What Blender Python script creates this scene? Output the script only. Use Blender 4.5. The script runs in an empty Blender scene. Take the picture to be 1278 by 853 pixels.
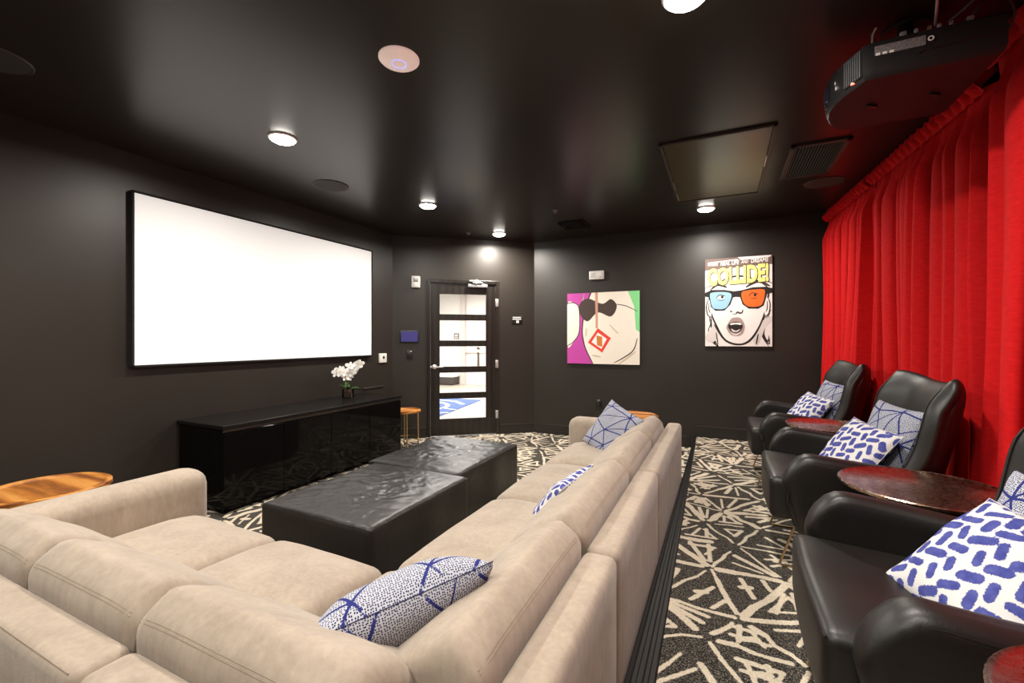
import bpy, bmesh, math, random
import numpy as np
from mathutils import Vector, Matrix, noise as mnoise
from mathutils.bvhtree import BVHTree

SC = bpy.context.scene
COL = SC.collection
PI = math.pi
H = 2.70            # ceiling
PZ = 0.14           # platform height
EYE = 1.32

# ------------------------------------------------------------------ helpers
def tag(o, label=None, cat=None, group=None, kind=None):
    if label: o['label'] = label
    if cat: o['category'] = cat
    if group: o['group'] = group
    if kind: o['kind'] = kind
    return o

def thing(name, label, cat, loc=(0, 0, 0), rz=0.0, group=None):
    o = bpy.data.objects.new(name, None)
    COL.objects.link(o)
    o.empty_display_size = 0.05
    o.location = loc
    o.rotation_euler = (0, 0, rz)
    return tag(o, label, cat, group, 'thing')

def obj(name, bm, mats, parent=None, smooth=True, sharp=40, loc=None):
    me = bpy.data.meshes.new(name)
    bmesh.ops.recalc_face_normals(bm, faces=bm.faces[:])
    bm.to_mesh(me)
    bm.free()
    if not isinstance(mats, (list, tuple)): mats = [mats]
    for m in mats: me.materials.append(m)
    if smooth:
        me.polygons.foreach_set('use_smooth', [True] * len(me.polygons))
        if sharp: me.set_sharp_from_angle(angle=math.radians(sharp))
    o = bpy.data.objects.new(name, me)
    COL.objects.link(o)
    if parent: o.parent = parent
    if loc: o.location = loc
    return o

def struct(name, bm, mats, smooth=False, label=None):
    o = obj(name, bm, mats, None, smooth)
    o['kind'] = 'structure'
    if label: o['label'] = label
    return o

def copy_tree(o, parent=None):
    c = o.copy()
    COL.objects.link(c)
    c.parent = parent
    for ch in list(o.children):
        copy_tree(ch, c)
    return c

def BM(): return bmesh.new()

def add_box(bm, c, s, bev=0.0, seg=2, M=None, mat=0):
    r = bmesh.ops.create_cube(bm, size=1.0)
    vs = r['verts']
    for v in vs:
        v.co = Vector((v.co.x * s[0], v.co.y * s[1], v.co.z * s[2]))
    fs = list({f for v in vs for f in v.link_faces})
    for f in fs: f.material_index = mat
    if bev > 0:
        es = list({e for v in vs for e in v.link_edges})
        rb = bmesh.ops.bevel(bm, geom=es, offset=bev, segments=seg, affect='EDGES', profile=0.5)
        vs = list({v for f in rb['faces'] for v in f.verts} | {v for v in vs if v.is_valid})
        for f in rb['faces']: f.material_index = mat
    T = Matrix.Translation(Vector(c))
    if M is not None: T = T @ M.to_4x4()
    bmesh.ops.transform(bm, matrix=T, verts=vs)
    return vs

def add_lathe(bm, prof, c=(0, 0, 0), n=32, mat=0, M=None, cap=True):
    """prof: list of (r,z)."""
    rings = []
    for r, z in prof:
        if r < 1e-6:
            rings.append([bm.verts.new((0, 0, z))])
        else:
            rings.append([bm.verts.new((r * math.cos(2 * PI * i / n), r * math.sin(2 * PI * i / n), z)) for i in range(n)])
    for a, b in zip(rings, rings[1:]):
        for i in range(n):
            j = (i + 1) % n
            if len(a) == 1 and len(b) == 1: continue
            if len(a) == 1: f = bm.faces.new((a[0], b[i], b[j]))
            elif len(b) == 1: f = bm.faces.new((a[i], a[j], b[0]))
            else: f = bm.faces.new((a[i], a[j], b[j], b[i]))
            f.material_index = mat
    if cap:
        for R in (rings[0], rings[-1]):
            if len(R) > 2:
                f = bm.faces.new(R); f.material_index = mat
    vs = [v for R in rings for v in R]
    T = Matrix.Translation(Vector(c))
    if M is not None: T = T @ M.to_4x4()
    bmesh.ops.transform(bm, matrix=T, verts=vs)
    return vs

def add_tube(bm, pts, r, n=8, closed=False, mat=0):
    pts = [Vector(p) for p in pts]
    N = len(pts)
    rs = r if isinstance(r, (list, tuple)) else [r] * N
    rings = []
    up = Vector((0, 0, 1))
    prev = None
    for i, p in enumerate(pts):
        if closed: t = pts[(i + 1) % N] - pts[i - 1]
        else: t = pts[min(i + 1, N - 1)] - pts[max(i - 1, 0)]
        if t.length < 1e-9: t = Vector((0, 0, 1))
        t.normalize()
        if prev is None:
            a = t.cross(up)
            if a.length < 1e-3: a = t.cross(Vector((1, 0, 0)))
        else:
            a = prev - t * prev.dot(t)
            if a.length < 1e-4: a = t.cross(up)
        a.normalize(); prev = a.copy()
        b = t.cross(a)
        rings.append([bm.verts.new(p + (a * math.cos(2 * PI * k / n) + b * math.sin(2 * PI * k / n)) * rs[i]) for k in range(n)])
    rng = range(N) if closed else range(N - 1)
    for i in rng:
        A, B = rings[i], rings[(i + 1) % N]
        for k in range(n):
            f = bm.faces.new((A[k], A[(k + 1) % n], B[(k + 1) % n], B[k])); f.material_index = mat
    if not closed:
        for R in (rings[0], rings[-1]):
            f = bm.faces.new(R); f.material_index = mat

def add_prism(bm, poly, z0, z1, mat=0, M=None):
    a = [bm.verts.new((x, y, z0)) for x, y in poly]
    b = [bm.verts.new((x, y, z1)) for x, y in poly]
    n = len(poly)
    fs = [bm.faces.new(a), bm.faces.new(b)]
    for i in range(n):
        fs.append(bm.faces.new((a[i], a[(i + 1) % n], b[(i + 1) % n], b[i])))
    for f in fs: f.material_index = mat
    if M is not None: bmesh.ops.transform(bm, matrix=M, verts=a + b)
    return a + b

def axis_pts(h, r, n):
    k = [0, .12, .3, .55, 1.0]
    lo = [-h + r * t for t in k]
    inner = [(-h + r) + (2 * (h - r)) * i / n for i in range(1, n)]
    hi = [-x for x in reversed(lo)]
    return lo + inner + hi

def add_puff(bm, size, r, n=(8, 8, 4), fn=None, mat=0):
    """rounded box with dense grid, centred at the origin; fn(Vector)->Vector afterwards."""
    hx, hy, hz = size[0] / 2, size[1] / 2, size[2] / 2
    A = [axis_pts(h, min(r, h * .98), k) for h, k in zip((hx, hy, hz), n)]
    hs = (hx, hy, hz)
    cache = {}
    def vert(p):
        key = tuple(round(c, 5) for c in p)
        if key in cache: return cache[key]
        rr = [min(r, h * .98) for h in hs]
        q = Vector([max(-(h - k), min(h - k, c)) for c, h, k in zip(p, hs, rr)])
        d = Vector(p) - q
        # each axis offset mapped to the unit sphere
        e = Vector([dc / k for dc, k in zip(d, rr)])
        if e.length > 1e-9: e.normalize()
        co = q + Vector([ec * k for ec, k in zip(e, rr)])
        if fn: co = fn(co)
        v = bm.verts.new(co)
        cache[key] = v
        return v
    for ax in range(3):
        u, w = [(1, 2), (2, 0), (0, 1)][ax]
        for s in (-1, 1):
            for i in range(len(A[u]) - 1):
                for j in range(len(A[w]) - 1):
                    q = []
                    for a, b in ((i, j), (i + 1, j), (i + 1, j + 1), (i, j + 1)):
                        p = [0, 0, 0]
                        p[ax] = s * hs[ax]; p[u] = A[u][a]; p[w] = A[w][b]
                        q.append(vert(p))
                    if s < 0: q.reverse()
                    if len(set(q)) == 4:
                        f = bm.faces.new(q); f.material_index = mat
    return list(cache.values())

def smooth01(a, b, x):
    t = max(0.0, min(1.0, (x - a) / (b - a)))
    return t * t * (3 - 2 * t)

def lerp(a, b, t): return a + (b - a) * t

def spline(pts, k=8, closed=False):
    P = [Vector(p) for p in pts]
    n = len(P)
    out = []
    rng = n if closed else n - 1
    for i in range(rng):
        p0 = P[(i - 1) % n] if closed or i > 0 else P[i]
        p1 = P[i]; p2 = P[(i + 1) % n]
        p3 = P[(i + 2) % n] if closed or i + 2 < n else P[i + 1]
        for j in range(k):
            t = j / k
            out.append(0.5 * ((2 * p1) + (-p0 + p2) * t + (2 * p0 - 5 * p1 + 4 * p2 - p3) * t * t + (-p0 + 3 * p1 - 3 * p2 + p3) * t ** 3))
    if not closed: out.append(P[-1])
    return out

# ------------------------------------------------------------------ materials
def srgb(r, g, b):
    f = lambda c: (c / 255 / 12.92) if c / 255 <= .04045 else ((c / 255 + .055) / 1.055) ** 2.4
    return (f(r), f(g), f(b), 1)

class NT:
    def __init__(s, name):
        s.m = bpy.data.materials.new(name)
        s.m.use_nodes = True
        s.t = s.m.node_tree
        s.b = s.t.nodes['Principled BSDF']
        s.out = s.t.nodes['Material Output']
    def n(s, typ, **kw):
        nd = s.t.nodes.new(typ)
        for k, v in kw.items():
            if hasattr(nd, k) and not k.startswith('i_'): setattr(nd, k, v)
        return nd
    def l(s, a, b): s.t.links.new(a, b)
    def set(s, **kw):
        for k, v in kw.items(): s.b.inputs[k.replace('_', ' ')].default_value = v
        return s
    def coords(s, which='Object', scale=None):
        tc = s.n('ShaderNodeTexCoord')
        if scale is None: return tc.outputs[which]
        mp = s.n('ShaderNodeMapping')
        mp.inputs['Scale'].default_value = scale
        s.l(tc.outputs[which], mp.inputs['Vector'])
        return mp.outputs['Vector']
    def noise(s, vec, scale, detail=3, rough=.5, dist=0.0):
        nd = s.n('ShaderNodeTexNoise')
        nd.inputs['Scale'].default_value = scale
        nd.inputs['Detail'].default_value = detail
        nd.inputs['Roughness'].default_value = rough
        nd.inputs['Distortion'].default_value = dist
        if vec is not None: s.l(vec, nd.inputs['Vector'])
        return nd.outputs['Fac']
    def ramp(s, fac, stops):
        nd = s.n('ShaderNodeValToRGB')
        els = nd.color_ramp.elements
        while len(els) < len(stops): els.new(.5)
        for e, (p, c) in zip(els, stops):
            e.position = p; e.color = c
        s.l(fac, nd.inputs['Fac'])
        return nd.outputs['Color']
    def math(s, op, a, b=None):
        nd = s.n('ShaderNodeMath'); nd.operation = op
        for i, v in enumerate((a, b)):
            if v is None: continue
            if isinstance(v, (int, float)): nd.inputs[i].default_value = v
            else: s.l(v, nd.inputs[i])
        return nd.outputs[0]
    def mix(s, fac, a, b):
        nd = s.n('ShaderNodeMix'); nd.data_type = 'RGBA'
        for sock, v in ((nd.inputs[0], fac), (nd.inputs[6], a), (nd.inputs[7], b)):
            if isinstance(v, (int, float, tuple)): sock.default_value = v
            else: s.l(v, sock)
        return nd.outputs[2]
    def bump(s, h, strength=.3, dist=.01):
        nd = s.n('ShaderNodeBump')
        nd.inputs['Strength'].default_value = strength
        nd.inputs['Distance'].default_value = dist
        s.l(h, nd.inputs['Height'])
        s.l(nd.outputs['Normal'], s.b.inputs['Normal'])
    def color(s, c): s.l(c, s.b.inputs['Base Color'])

def plain(name, col, rough=.5, metal=0.0, var=.08, scale=30, bump=0.0, spec=.5, coat=0.0, emit=None):
    M = NT(name)
    M.set(Roughness=rough, Metallic=metal)
    M.b.inputs['Specular IOR Level'].default_value = spec
    M.b.inputs['Coat Weight'].default_value = coat
    v = M.coords('Object')
    f = M.noise(v, scale, 3)
    a = tuple(max(0, c * (1 - var)) for c in col[:3]) + (1,)
    b = tuple(min(1, c * (1 + var)) for c in col[:3]) + (1,)
    M.color(M.ramp(f, [(.3, a), (.7, b)]))
    if bump: M.bump(f, bump, .003)
    if emit:
        M.b.inputs['Emission Color'].default_value = emit[0]
        M.b.inputs['Emission Strength'].default_value = emit[1]
    return M.m

def wall_mat(name, col, rough, spec=.5):
    M = NT(name)
    M.set(Roughness=rough)
    M.b.inputs['Specular IOR Level'].default_value = spec
    v = M.coords('Object')
    big = M.noise(v, 1.3, 3)
    fine = M.noise(v, 160, 2)
    a = tuple(c * .88 for c in col[:3]) + (1,); b = tuple(c * 1.12 for c in col[:3]) + (1,)
    M.color(M.ramp(big, [(.3, a), (.7, b)]))
    M.bump(fine, .06, .002)
    return M.m

def sofa_mat():
    M = NT('beige_velvet_fabric')
    M.set(Roughness=.95)
    M.b.inputs['Specular IOR Level'].default_value = .15
    M.b.inputs['Sheen Weight'].default_value = .25
    M.b.inputs['Sheen Roughness'].default_value = .5
    v = M.coords('Object')
    a = M.noise(v, 7, 4, .6, .6)
    st = M.noise(M.coords('Object', (1, 1, .25)), 60, 3, .6)
    fac = M.math('ADD', M.math('MULTIPLY', a, .6), M.math('MULTIPLY', st, .4))
    M.color(M.ramp(fac, [(.3, (.315, .256, .200, 1)), (.55, (.41, .338, .268, 1)), (.75, (.485, .402, .322, 1))]))
    M.bump(M.noise(v, 420, 2), .25, .002)
    return M.m

def leather_mat(name, col, rough, wr=.0):
    M = NT(name)
    M.set(Roughness=rough)
    M.b.inputs['Specular IOR Level'].default_value = .55
    v = M.coords('Object')
    big = M.noise(v, 5, 3)
    a = tuple(c * .7 for c in col[:3]) + (1,); b = tuple(c * 1.3 for c in col[:3]) + (1,)
    M.color(M.ramp(big, [(.3, a), (.7, b)]))
    grain = M.noise(v, 260, 2)
    if wr:
        h = M.math('ADD', M.math('MULTIPLY', M.noise(v, 9, 4, .55, 1.6), wr), M.math('MULTIPLY', grain, .05))
        M.bump(h, .55, .03)
    else:
        h = M.math('ADD', M.math('MULTIPLY', M.noise(v, 24, 3, .5, 1.2), .5), M.math('MULTIPLY', grain, .22))
        M.bump(h, .16, .008)
    return M.m

def wood_mat(name, c0, c1, c2, sc=(2, 14, 14), rough=.55):
    M = NT(name)
    M.set(Roughness=rough)
    v = M.coords('Object', sc)
    w = M.n('ShaderNodeTexWave')
    w.wave_type = 'RINGS'
    w.inputs['Scale'].default_value = .55
    w.inputs['Distortion'].default_value = 3.5
    w.inputs['Detail'].default_value = 3
    M.l(v, w.inputs['Vector'])
    n2 = M.noise(v, 5, 3)
    fac = M.math('ADD', M.math('MULTIPLY', w.outputs['Fac'], .6), M.math('MULTIPLY', n2, .4))
    M.color(M.ramp(fac, [(.2, c0), (.5, c1), (.8, c2)]))
    return M.m

def sdf_mat(name, attr, col_in, col_out, width_noise=.006, nscale=90, kind='carpet', edge=.0015):
    """two colours split by a distance attribute stored on the mesh."""
    M = NT(name)
    M.set(Roughness=.95)
    M.b.inputs['Specular IOR Level'].default_value = .1
    at = M.n('ShaderNodeAttribute'); at.attribute_name = attr
    d = at.outputs['Fac']
    if kind == 'carpet': v = M.coords('Object')
    else: v = M.coords('UV')
    nz = M.noise(v, nscale, 3, .6)
    dd = M.math('ADD', d, M.math('MULTIPLY', M.math('SUBTRACT', nz, .5), width_noise))
    mr = M.n('ShaderNodeMapRange')
    mr.inputs['From Min'].default_value = -edge
    mr.inputs['From Max'].default_value = edge
    mr.inputs['To Min'].default_value = 1
    mr.inputs['To Max'].default_value = 0
    M.l(dd, mr.inputs['Value'])
    return M, v, mr.outputs['Result']

def carpet_mat():
    M, v, f = sdf_mat('patterned_carpet', 'stroke', None, None, .012, 70, 'carpet', .002)
    sp = M.noise(v, 170, 2, .8)
    dark = M.ramp(sp, [(.40, (.010, .009, .008, 1)), (.52, (.050, .045, .040, 1)), (.66, (.26, .23, .19, 1))])
    lt = M.ramp(sp, [(.3, (.50, .42, .32, 1)), (.65, (.78, .69, .55, 1))])
    M.color(M.mix(f, dark, lt))
    M.bump(M.math('ADD', M.math('MULTIPLY', f, .6), M.math('MULTIPLY', sp, .6)), .5, .006)
    return M.m

def brush_mat():
    M, v, f = sdf_mat('brushstroke_cotton', 'stroke', None, None, .012, 190, 'uv', .0007)
    nz = M.noise(v, 35, 2)
    blue = M.ramp(nz, [(.3, srgb(62, 68, 138)), (.7, srgb(88, 94, 162))])
    M.color(M.mix(f, (.70, .69, .68, 1), blue))
    M.bump(M.noise(v, 900, 2), .2, .001)
    return M.m

def star_mat(name, close):
    M, v, f = sdf_mat(name, 'stroke', None, None, .003, 200, 'uv', .0007)
    vo = M.n('ShaderNodeTexVoronoi'); vo.voronoi_dimensions = '2D'
    vo.inputs['Scale'].default_value = 165
    vo.inputs['Randomness'].default_value = .5
    M.l(v, vo.inputs['Vector'])
    r = M.ramp(vo.outputs['Distance'], [(.26, srgb(44, 46, 76)), (.36, srgb(186, 189, 200))])
    M.color(M.mix(f, r, srgb(46, 52, 118)))
    M.bump(vo.outputs['Distance'], .2, .001)
    return M.m

def velvet_mat():
    M = NT('red_velvet')
    M.set(Roughness=.85)
    M.b.inputs['Specular IOR Level'].default_value = .12
    M.b.inputs['Sheen Weight'].default_value = .10
    M.b.inputs['Sheen Tint'].default_value = (1, .12, .1, 1)
    v = M.coords('Object', (9, 9, 26))
    n = M.noise(v, 3, 4, .6)
    M.color(M.ramp(n, [(.25, (.54, .007, .009, 1)), (.75, (.68, .013, .015, 1))]))
    M.bump(n, .08, .003)
    return M.m

def glass_mat(name, tint=(1, 1, 1, 1), refl=.08):
    M = NT(name)
    t = M.n('ShaderNodeBsdfTransparent'); t.inputs['Color'].default_value = tint
    g = M.n('ShaderNodeBsdfGlossy'); g.inputs['Roughness'].default_value = .02
    fr = M.n('ShaderNodeFresnel'); fr.inputs['IOR'].default_value = 1.45
    n = M.noise(M.coords('Object'), 8, 1)
    sc = M.math('MULTIPLY', fr.outputs[0], M.math('ADD', M.math('MULTIPLY', n, .1), .9))
    mx = M.n('ShaderNodeMixShader')
    M.l(sc, mx.inputs[0]); M.l(t.outputs[0], mx.inputs[1]); M.l(g.outputs[0], mx.inputs[2])
    M.l(mx.outputs[0], M.out.inputs['Surface'])
    return M.m

def emit_mat(name, col, strength, base=(.8, .8, .8, 1)):
    return plain(name, base, .5, emit=(col, strength), var=.01)

MAT = {}
MAT['wall'] = wall_mat('charcoal_wall_paint', (.023, .0184, .0147), .43, .47)
MAT['ceiling'] = wall_mat('black_ceiling_paint', (.020, .0162, .0130), .30, .32)
MAT['trim'] = wall_mat('black_trim_paint', (.017, .015, .013), .35)
MAT['carpet'] = carpet_mat()
MAT['nosing'] = plain('black_rubber', (.010, .0095, .009), .5, spec=.3)
MAT['sofa'] = sofa_mat()
MAT['sofa_dark'] = plain('beige_stitching', (.31, .245, .19), .95)
MAT['foot'] = plain('black_plastic_foot', (.01, .01, .01), .4)
MAT['leather'] = leather_mat('black_chair_leather', (.0085, .0073, .0062), .44)
MAT['leather_wr'] = leather_mat('wrinkled_black_leather', (.0095, .0083, .0073), .34, .16)
MAT['brass'] = plain('brass_metal', (.62, .45, .24), .3, 1.0)
MAT['copper'] = None
MAT['gloss'] = plain('black_gloss_lacquer', (.0045, .004, .004), .06, var=.02, spec=.10)
MAT['satin'] = plain('black_satin_lacquer', (.008, .0074, .007), .25, var=.02, spec=.3)
MAT['edge'] = plain('bronze_edge_and_highlight', (.09, .075, .065), .35, .6)
MAT['screen'] = plain('glowing_screen_cloth', (.86, .86, .86), .9, var=.005, emit=((1.0, 1.0, .985, 1), .24))  # faint emission added so the plain cloth reads bright white
MAT['screen_frame'] = plain('black_felt', (.006, .006, .006), .9)
MAT['wood'] = wood_mat('honey_wood', srgb(112, 60, 16), srgb(166, 102, 34), srgb(196, 134, 62))
MAT['metal'] = plain('dark_bronze_metal', (.18, .15, .12), .35, .9)
MAT['chrome'] = plain('polished_nickel', (.75, .75, .75), .32, .8)
MAT['white'] = plain('white_plastic', (.76, .74, .70), .4, var=.02)
MAT['black'] = plain('black_plastic', (.012, .012, .012), .35)
MAT['door'] = wood_mat('espresso_wood', (.008, .006, .005, 1), (.013, .010, .008, 1), (.018, .014, .011, 1), (10, 10, 1.2), .32)
MAT['glass'] = glass_mat('clear_glass')
MAT['vase'] = glass_mat('vase_glass', (.92, .95, .95, 1))
MAT['velvet'] = velvet_mat()
MAT['lamp'] = emit_mat('downlight_lens', (1, .95, .86, 1), 36)
MAT['lamp_trim'] = plain('white_lamp_trim', (.8, .78, .74), .4)
MAT['brush'] = brush_mat()
MAT['star'] = star_mat('star_line_cotton', True)
MAT['stitch'] = plain('navy_piping', (.03, .032, .09), .9)
MAT['purple'] = emit_mat('violet_display', srgb(58, 44, 150), .45, (.02, .02, .05, 1))
MAT['hatch'] = plain('olive_painted_panel', (.070, .062, .022), .28)
MAT['vent'] = plain('dark_vent_metal', (.040, .030, .026), .45)
MAT['vent_dark'] = plain('vent_cavity', (.003, .003, .003), .9)
MAT['proj'] = plain('black_projector_shell', (.012, .0102, .0106), .45, spec=.3, bump=.05, scale=300)
MAT['proj_dark'] = plain('projector_grille', (.008, .008, .009), .3)
MAT['label_grey'] = plain('printed_label', (.16, .15, .15), .6, var=.5, scale=260)
MAT['led'] = emit_mat('red_led', (1, .08, .03, 1), 3)
MAT['blue_ring'] = emit_mat('blue_ring_light', (.35, .42, 1, 1), .9, (.5, .5, .8, 1))
MAT['ap'] = plain('glowing_pinkish_plastic', (.92, .76, .70), .45, var=.02, emit=((1, .72, .64, 1), .32))  # glow added to brighten the shell; only the ring is a light
MAT['petal'] = plain('white_petal', (.82, .81, .78), .6, var=.03)
MAT['leaf'] = plain('green_leaf', (.05, .16, .03), .4, var=.4)
MAT['twig'] = plain('green_stem', (.10, .16, .04), .6)
MAT['stones'] = plain('brown_pebbles', (.17, .09, .055), .7, var=.6, scale=90)
MAT['yellow'] = plain('orchid_centre', (.65, .50, .20), .6)
MAT['hall_wall'] = plain('white_hall_paint', (.82, .80, .76), .7, var=.01)
MAT['hall_floor'] = plain('cream_hall_floor', (.50, .45, .37), .4, var=.04, scale=4)
MAT['rug_blue'] = plain('blue_rug_pile', (.075, .125, .33), .95, var=.15)
MAT['rug_white'] = plain('white_rug_pile', (.6, .6, .58), .95)
MAT['grey'] = plain('grey_metal', (.30, .30, .31), .4, .5)
MAT['taupe'] = plain('taupe_bench_cover', (.045, .038, .034), .8)

def copper_mat():
    M = NT('aged_copper')
    M.set(Roughness=.3, Metallic=1.0)
    v = M.coords('Object')
    a = M.noise(v, 4.5, 5, .65, .8)
    b = M.noise(M.coords('Object', (6, 9, 6)), 9, 3)
    f = M.math('ADD', M.math('MULTIPLY', a, .9), M.math('MULTIPLY', b, .1))
    M.color(M.ramp(f, [(.3, (.38, .19, .13, 1)), (.5, (.56, .36, .27, 1)), (.7, (.80, .64, .52, 1))]))
    M.l(M.ramp(b, [(.3, (.22, .22, .22, 1)), (.7, (.34, .34, .34, 1))]), M.b.inputs['Roughness'])
    return M.m
MAT['copper'] = copper_mat()

# ------------------------------------------------------------------ stroke fields
def field(X, Y, segs):
    """min over capsules of (distance - radius). segs: (x0,y0,x1,y1,r)."""
    D = np.full(X.shape, .2)
    for x0, y0, x1, y1, r in segs:
        pad = r + .05
        m = (X > min(x0, x1) - pad) & (X < max(x0, x1) + pad) & (Y > min(y0, y1) - pad) & (Y < max(y0, y1) + pad)
        if not m.any(): continue
        xs = X[m]; ys = Y[m]
        dx, dy = x1 - x0, y1 - y0
        L2 = dx * dx + dy * dy + 1e-12
        t = np.clip(((xs - x0) * dx + (ys - y0) * dy) / L2, 0, 1)
        d = np.hypot(xs - x0 - t * dx, ys - y0 - t * dy) - r
        D[m] = np.minimum(D[m], d)
    return D

def carpet_segs(x0, x1, y0, y1, seed, sp=.40):
    rnd = random.Random(seed)
    nodes = {}
    ni = int((x1 - x0) / sp) + 4
    nj = int((y1 - y0) / (sp * .87)) + 4
    for j in range(nj):
        for i in range(ni):
            nodes[i, j] = (x0 - sp + (i + .5 * (j % 2)) * sp + rnd.uniform(-.22, .22) * sp,
                           y0 - sp + j * sp * .87 + rnd.uniform(-.22, .22) * sp)
    segs = []
    def edge(a, b):
        ax, ay = a; bx, by = b
        L = math.hypot(bx - ax, by - ay)
        if L < .05: return
        w = rnd.choice((.010, .013, .016, .020, .025)) * .76
        g0, g1 = rnd.uniform(.01, .06) / L, rnd.uniform(.01, .06) / L
        t0, t1 = g0, 1 - g1
        if rnd.random() < .22: t1 = rnd.uniform(.6, .8)
        k = 4
        P = []
        for q in range(k + 1):
            t = lerp(t0, t1, q / k)
            j = rnd.uniform(-.010, .010) if 0 < q < k else 0
            P.append((ax + (bx - ax) * t - (by - ay) / L * j, ay + (by - ay) * t + (bx - ax) / L * j))
        for p, q in zip(P, P[1:]):
            segs.append((p[0], p[1], q[0], q[1], w * rnd.uniform(.75, 1.3)))
    tris = []
    for (i, j), p in nodes.items():
        o = j % 2
        nb = [(i + 1, j), (i + o, j + 1), (i + o - 1, j + 1)]
        for q in nb:
            if q in nodes: edge(p, nodes[q])
        if nb[0] in nodes and nb[1] in nodes: tris.append((p, nodes[nb[0]], nodes[nb[1]]))
        if nb[1] in nodes and nb[2] in nodes: tris.append((p, nodes[nb[1]], nodes[nb[2]]))
    for a, b, c in tris:
        g = ((a[0] + b[0] + c[0]) / 3, (a[1] + b[1] + c[1]) / 3)
        mode = rnd.random()
        L3 = [a, b, c]; rnd.shuffle(L3)
        a2, b2, c2 = L3
        if mode < .42 or rnd.random() < .55:      # rays from one corner
            for t in (rnd.uniform(.28, .4), rnd.uniform(.6, .72)):
                m = (lerp(b2[0], c2[0], t), lerp(b2[1], c2[1], t))
                s0 = rnd.uniform(.2, .4); s1 = rnd.uniform(.72, .9)
                segs.append((lerp(a2[0], m[0], s0), lerp(a2[1], m[1], s0), lerp(a2[0], m[0], s1), lerp(a2[1], m[1], s1), rnd.uniform(.0075, .015)))
        if mode >= .25 and mode < .9:    # small inner triangle
            s = rnd.uniform(.30, .42)
            q = [(g[0] + (p[0] - g[0]) * s, g[1] + (p[1] - g[1]) * s) for p in (a, b, c)]
            for k in range(3 if rnd.random() < .5 else 2):
                u, v = q[k], q[(k + 1) % 3]
                segs.append((u[0], u[1], v[0], v[1], rnd.uniform(.0075, .0135)))
        if mode >= .8 or rnd.random() < .15:               # a wedge
            segs.append((g[0] - .02, g[1], g[0] + .02, g[1] + .015, rnd.uniform(.014, .024)))
            for t in (.35, .65):
                u = (lerp(a2[0], b2[0], t), lerp(a2[1], b2[1], t)); v = (lerp(a2[0], c2[0], t), lerp(a2[1], c2[1], t))
                segs.append((lerp(u[0], v[0], .2), lerp(u[1], v[1], .2), lerp(u[0], v[0], .8), lerp(u[1], v[1], .8), rnd.uniform(.0075, .0135)))
    return segs

def sheet(name, xfun, y0, y1, nx, ny, z, seed, mat, thick_poly=None, sp=.40):
    """a carpeted sheet whose x-limits may vary with y."""
    ys = np.linspace(y0, y1, ny + 1)
    us = np.linspace(0, 1, nx + 1)
    lim = np.array([xfun(y) for y in ys])
    X = lim[:, :1] + (lim[:, 1:] - lim[:, :1]) * us[None, :]
    Y = np.repeat(ys[:, None], nx + 1, 1)
    D = field(X, Y, carpet_segs(X.min(), X.max(), y0, y1, seed, sp))
    co = np.stack([X, Y, np.full_like(X, z)], -1).reshape(-1, 3).astype(np.float32)
    idx = np.arange((nx + 1) * (ny + 1)).reshape(ny + 1, nx + 1)
    q = np.stack([idx[:-1, :-1], idx[:-1, 1:], idx[1:, 1:], idx[1:, :-1]], -1).reshape(-1, 4).astype(np.int32)
    me = bpy.data.meshes.new(name)
    me.vertices.add(len(co)); me.vertices.foreach_set('co', co.ravel())
    me.loops.add(q.size); me.loops.foreach_set('vertex_index', q.ravel())
    me.polygons.add(len(q)); me.polygons.foreach_set('loop_start', np.arange(0, q.size, 4, dtype=np.int32))
    me.update(calc_edges=True)
    at = me.attributes.new('stroke', 'FLOAT', 'POINT')
    at.data.foreach_set('value', D.ravel().astype(np.float32))
    me.materials.append(mat)
    o = bpy.data.objects.new(name, me)
    COL.objects.link(o)
    o['kind'] = 'structure'
    return o

# ------------------------------------------------------------------ room shell
XL = -3.94; YB = 5.79; XR = 1.42; YN = -1.9
A = Vector((-3.94, 4.58, 0)); B = Vector((-2.41, 5.79, 0))
DW = (B - A).normalized(); DN = Vector((-DW.y, DW.x, 0))      # DN points out of the room
DLEN = (B - A).length
WT = .12

def nose_r(y): return lerp(-.200, -.275, (y - 1.36) / (5.79 - 1.36))
def nose_l(y): return -.302

fl = sheet('floor', lambda y: (XL, min(-.1, nose_r(y) - .02)) if y < 4.58 else (XL + (y - 4.58) * (1.53 / 1.21) - .02, nose_r(y) - .02), .0, YB, 300, 500, 0.0, 11, MAT['carpet'], sp=.38)
tag(fl, label='lower carpet floor with cream line pattern on charcoal')
bm = BM(); add_box(bm, ((XL + XR) / 2, YN / 2, -.05), (XR - XL, -YN, .1)); struct('floor_rear', bm, MAT['carpet'])
bm = BM(); add_box(bm, ((XL + XR) / 2, (YN + YB) / 2, -.06), (XR - XL + .3, YB - YN + .3, .1)); struct('floor_slab', bm, MAT['nosing'])
pl = sheet('floor_platform', lambda y: (nose_r(y), XR), .0, YB, 270, 900, PZ, 5, MAT['carpet'], sp=.36)
tag(pl, label='raised carpet platform along the curtain wall')
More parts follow.
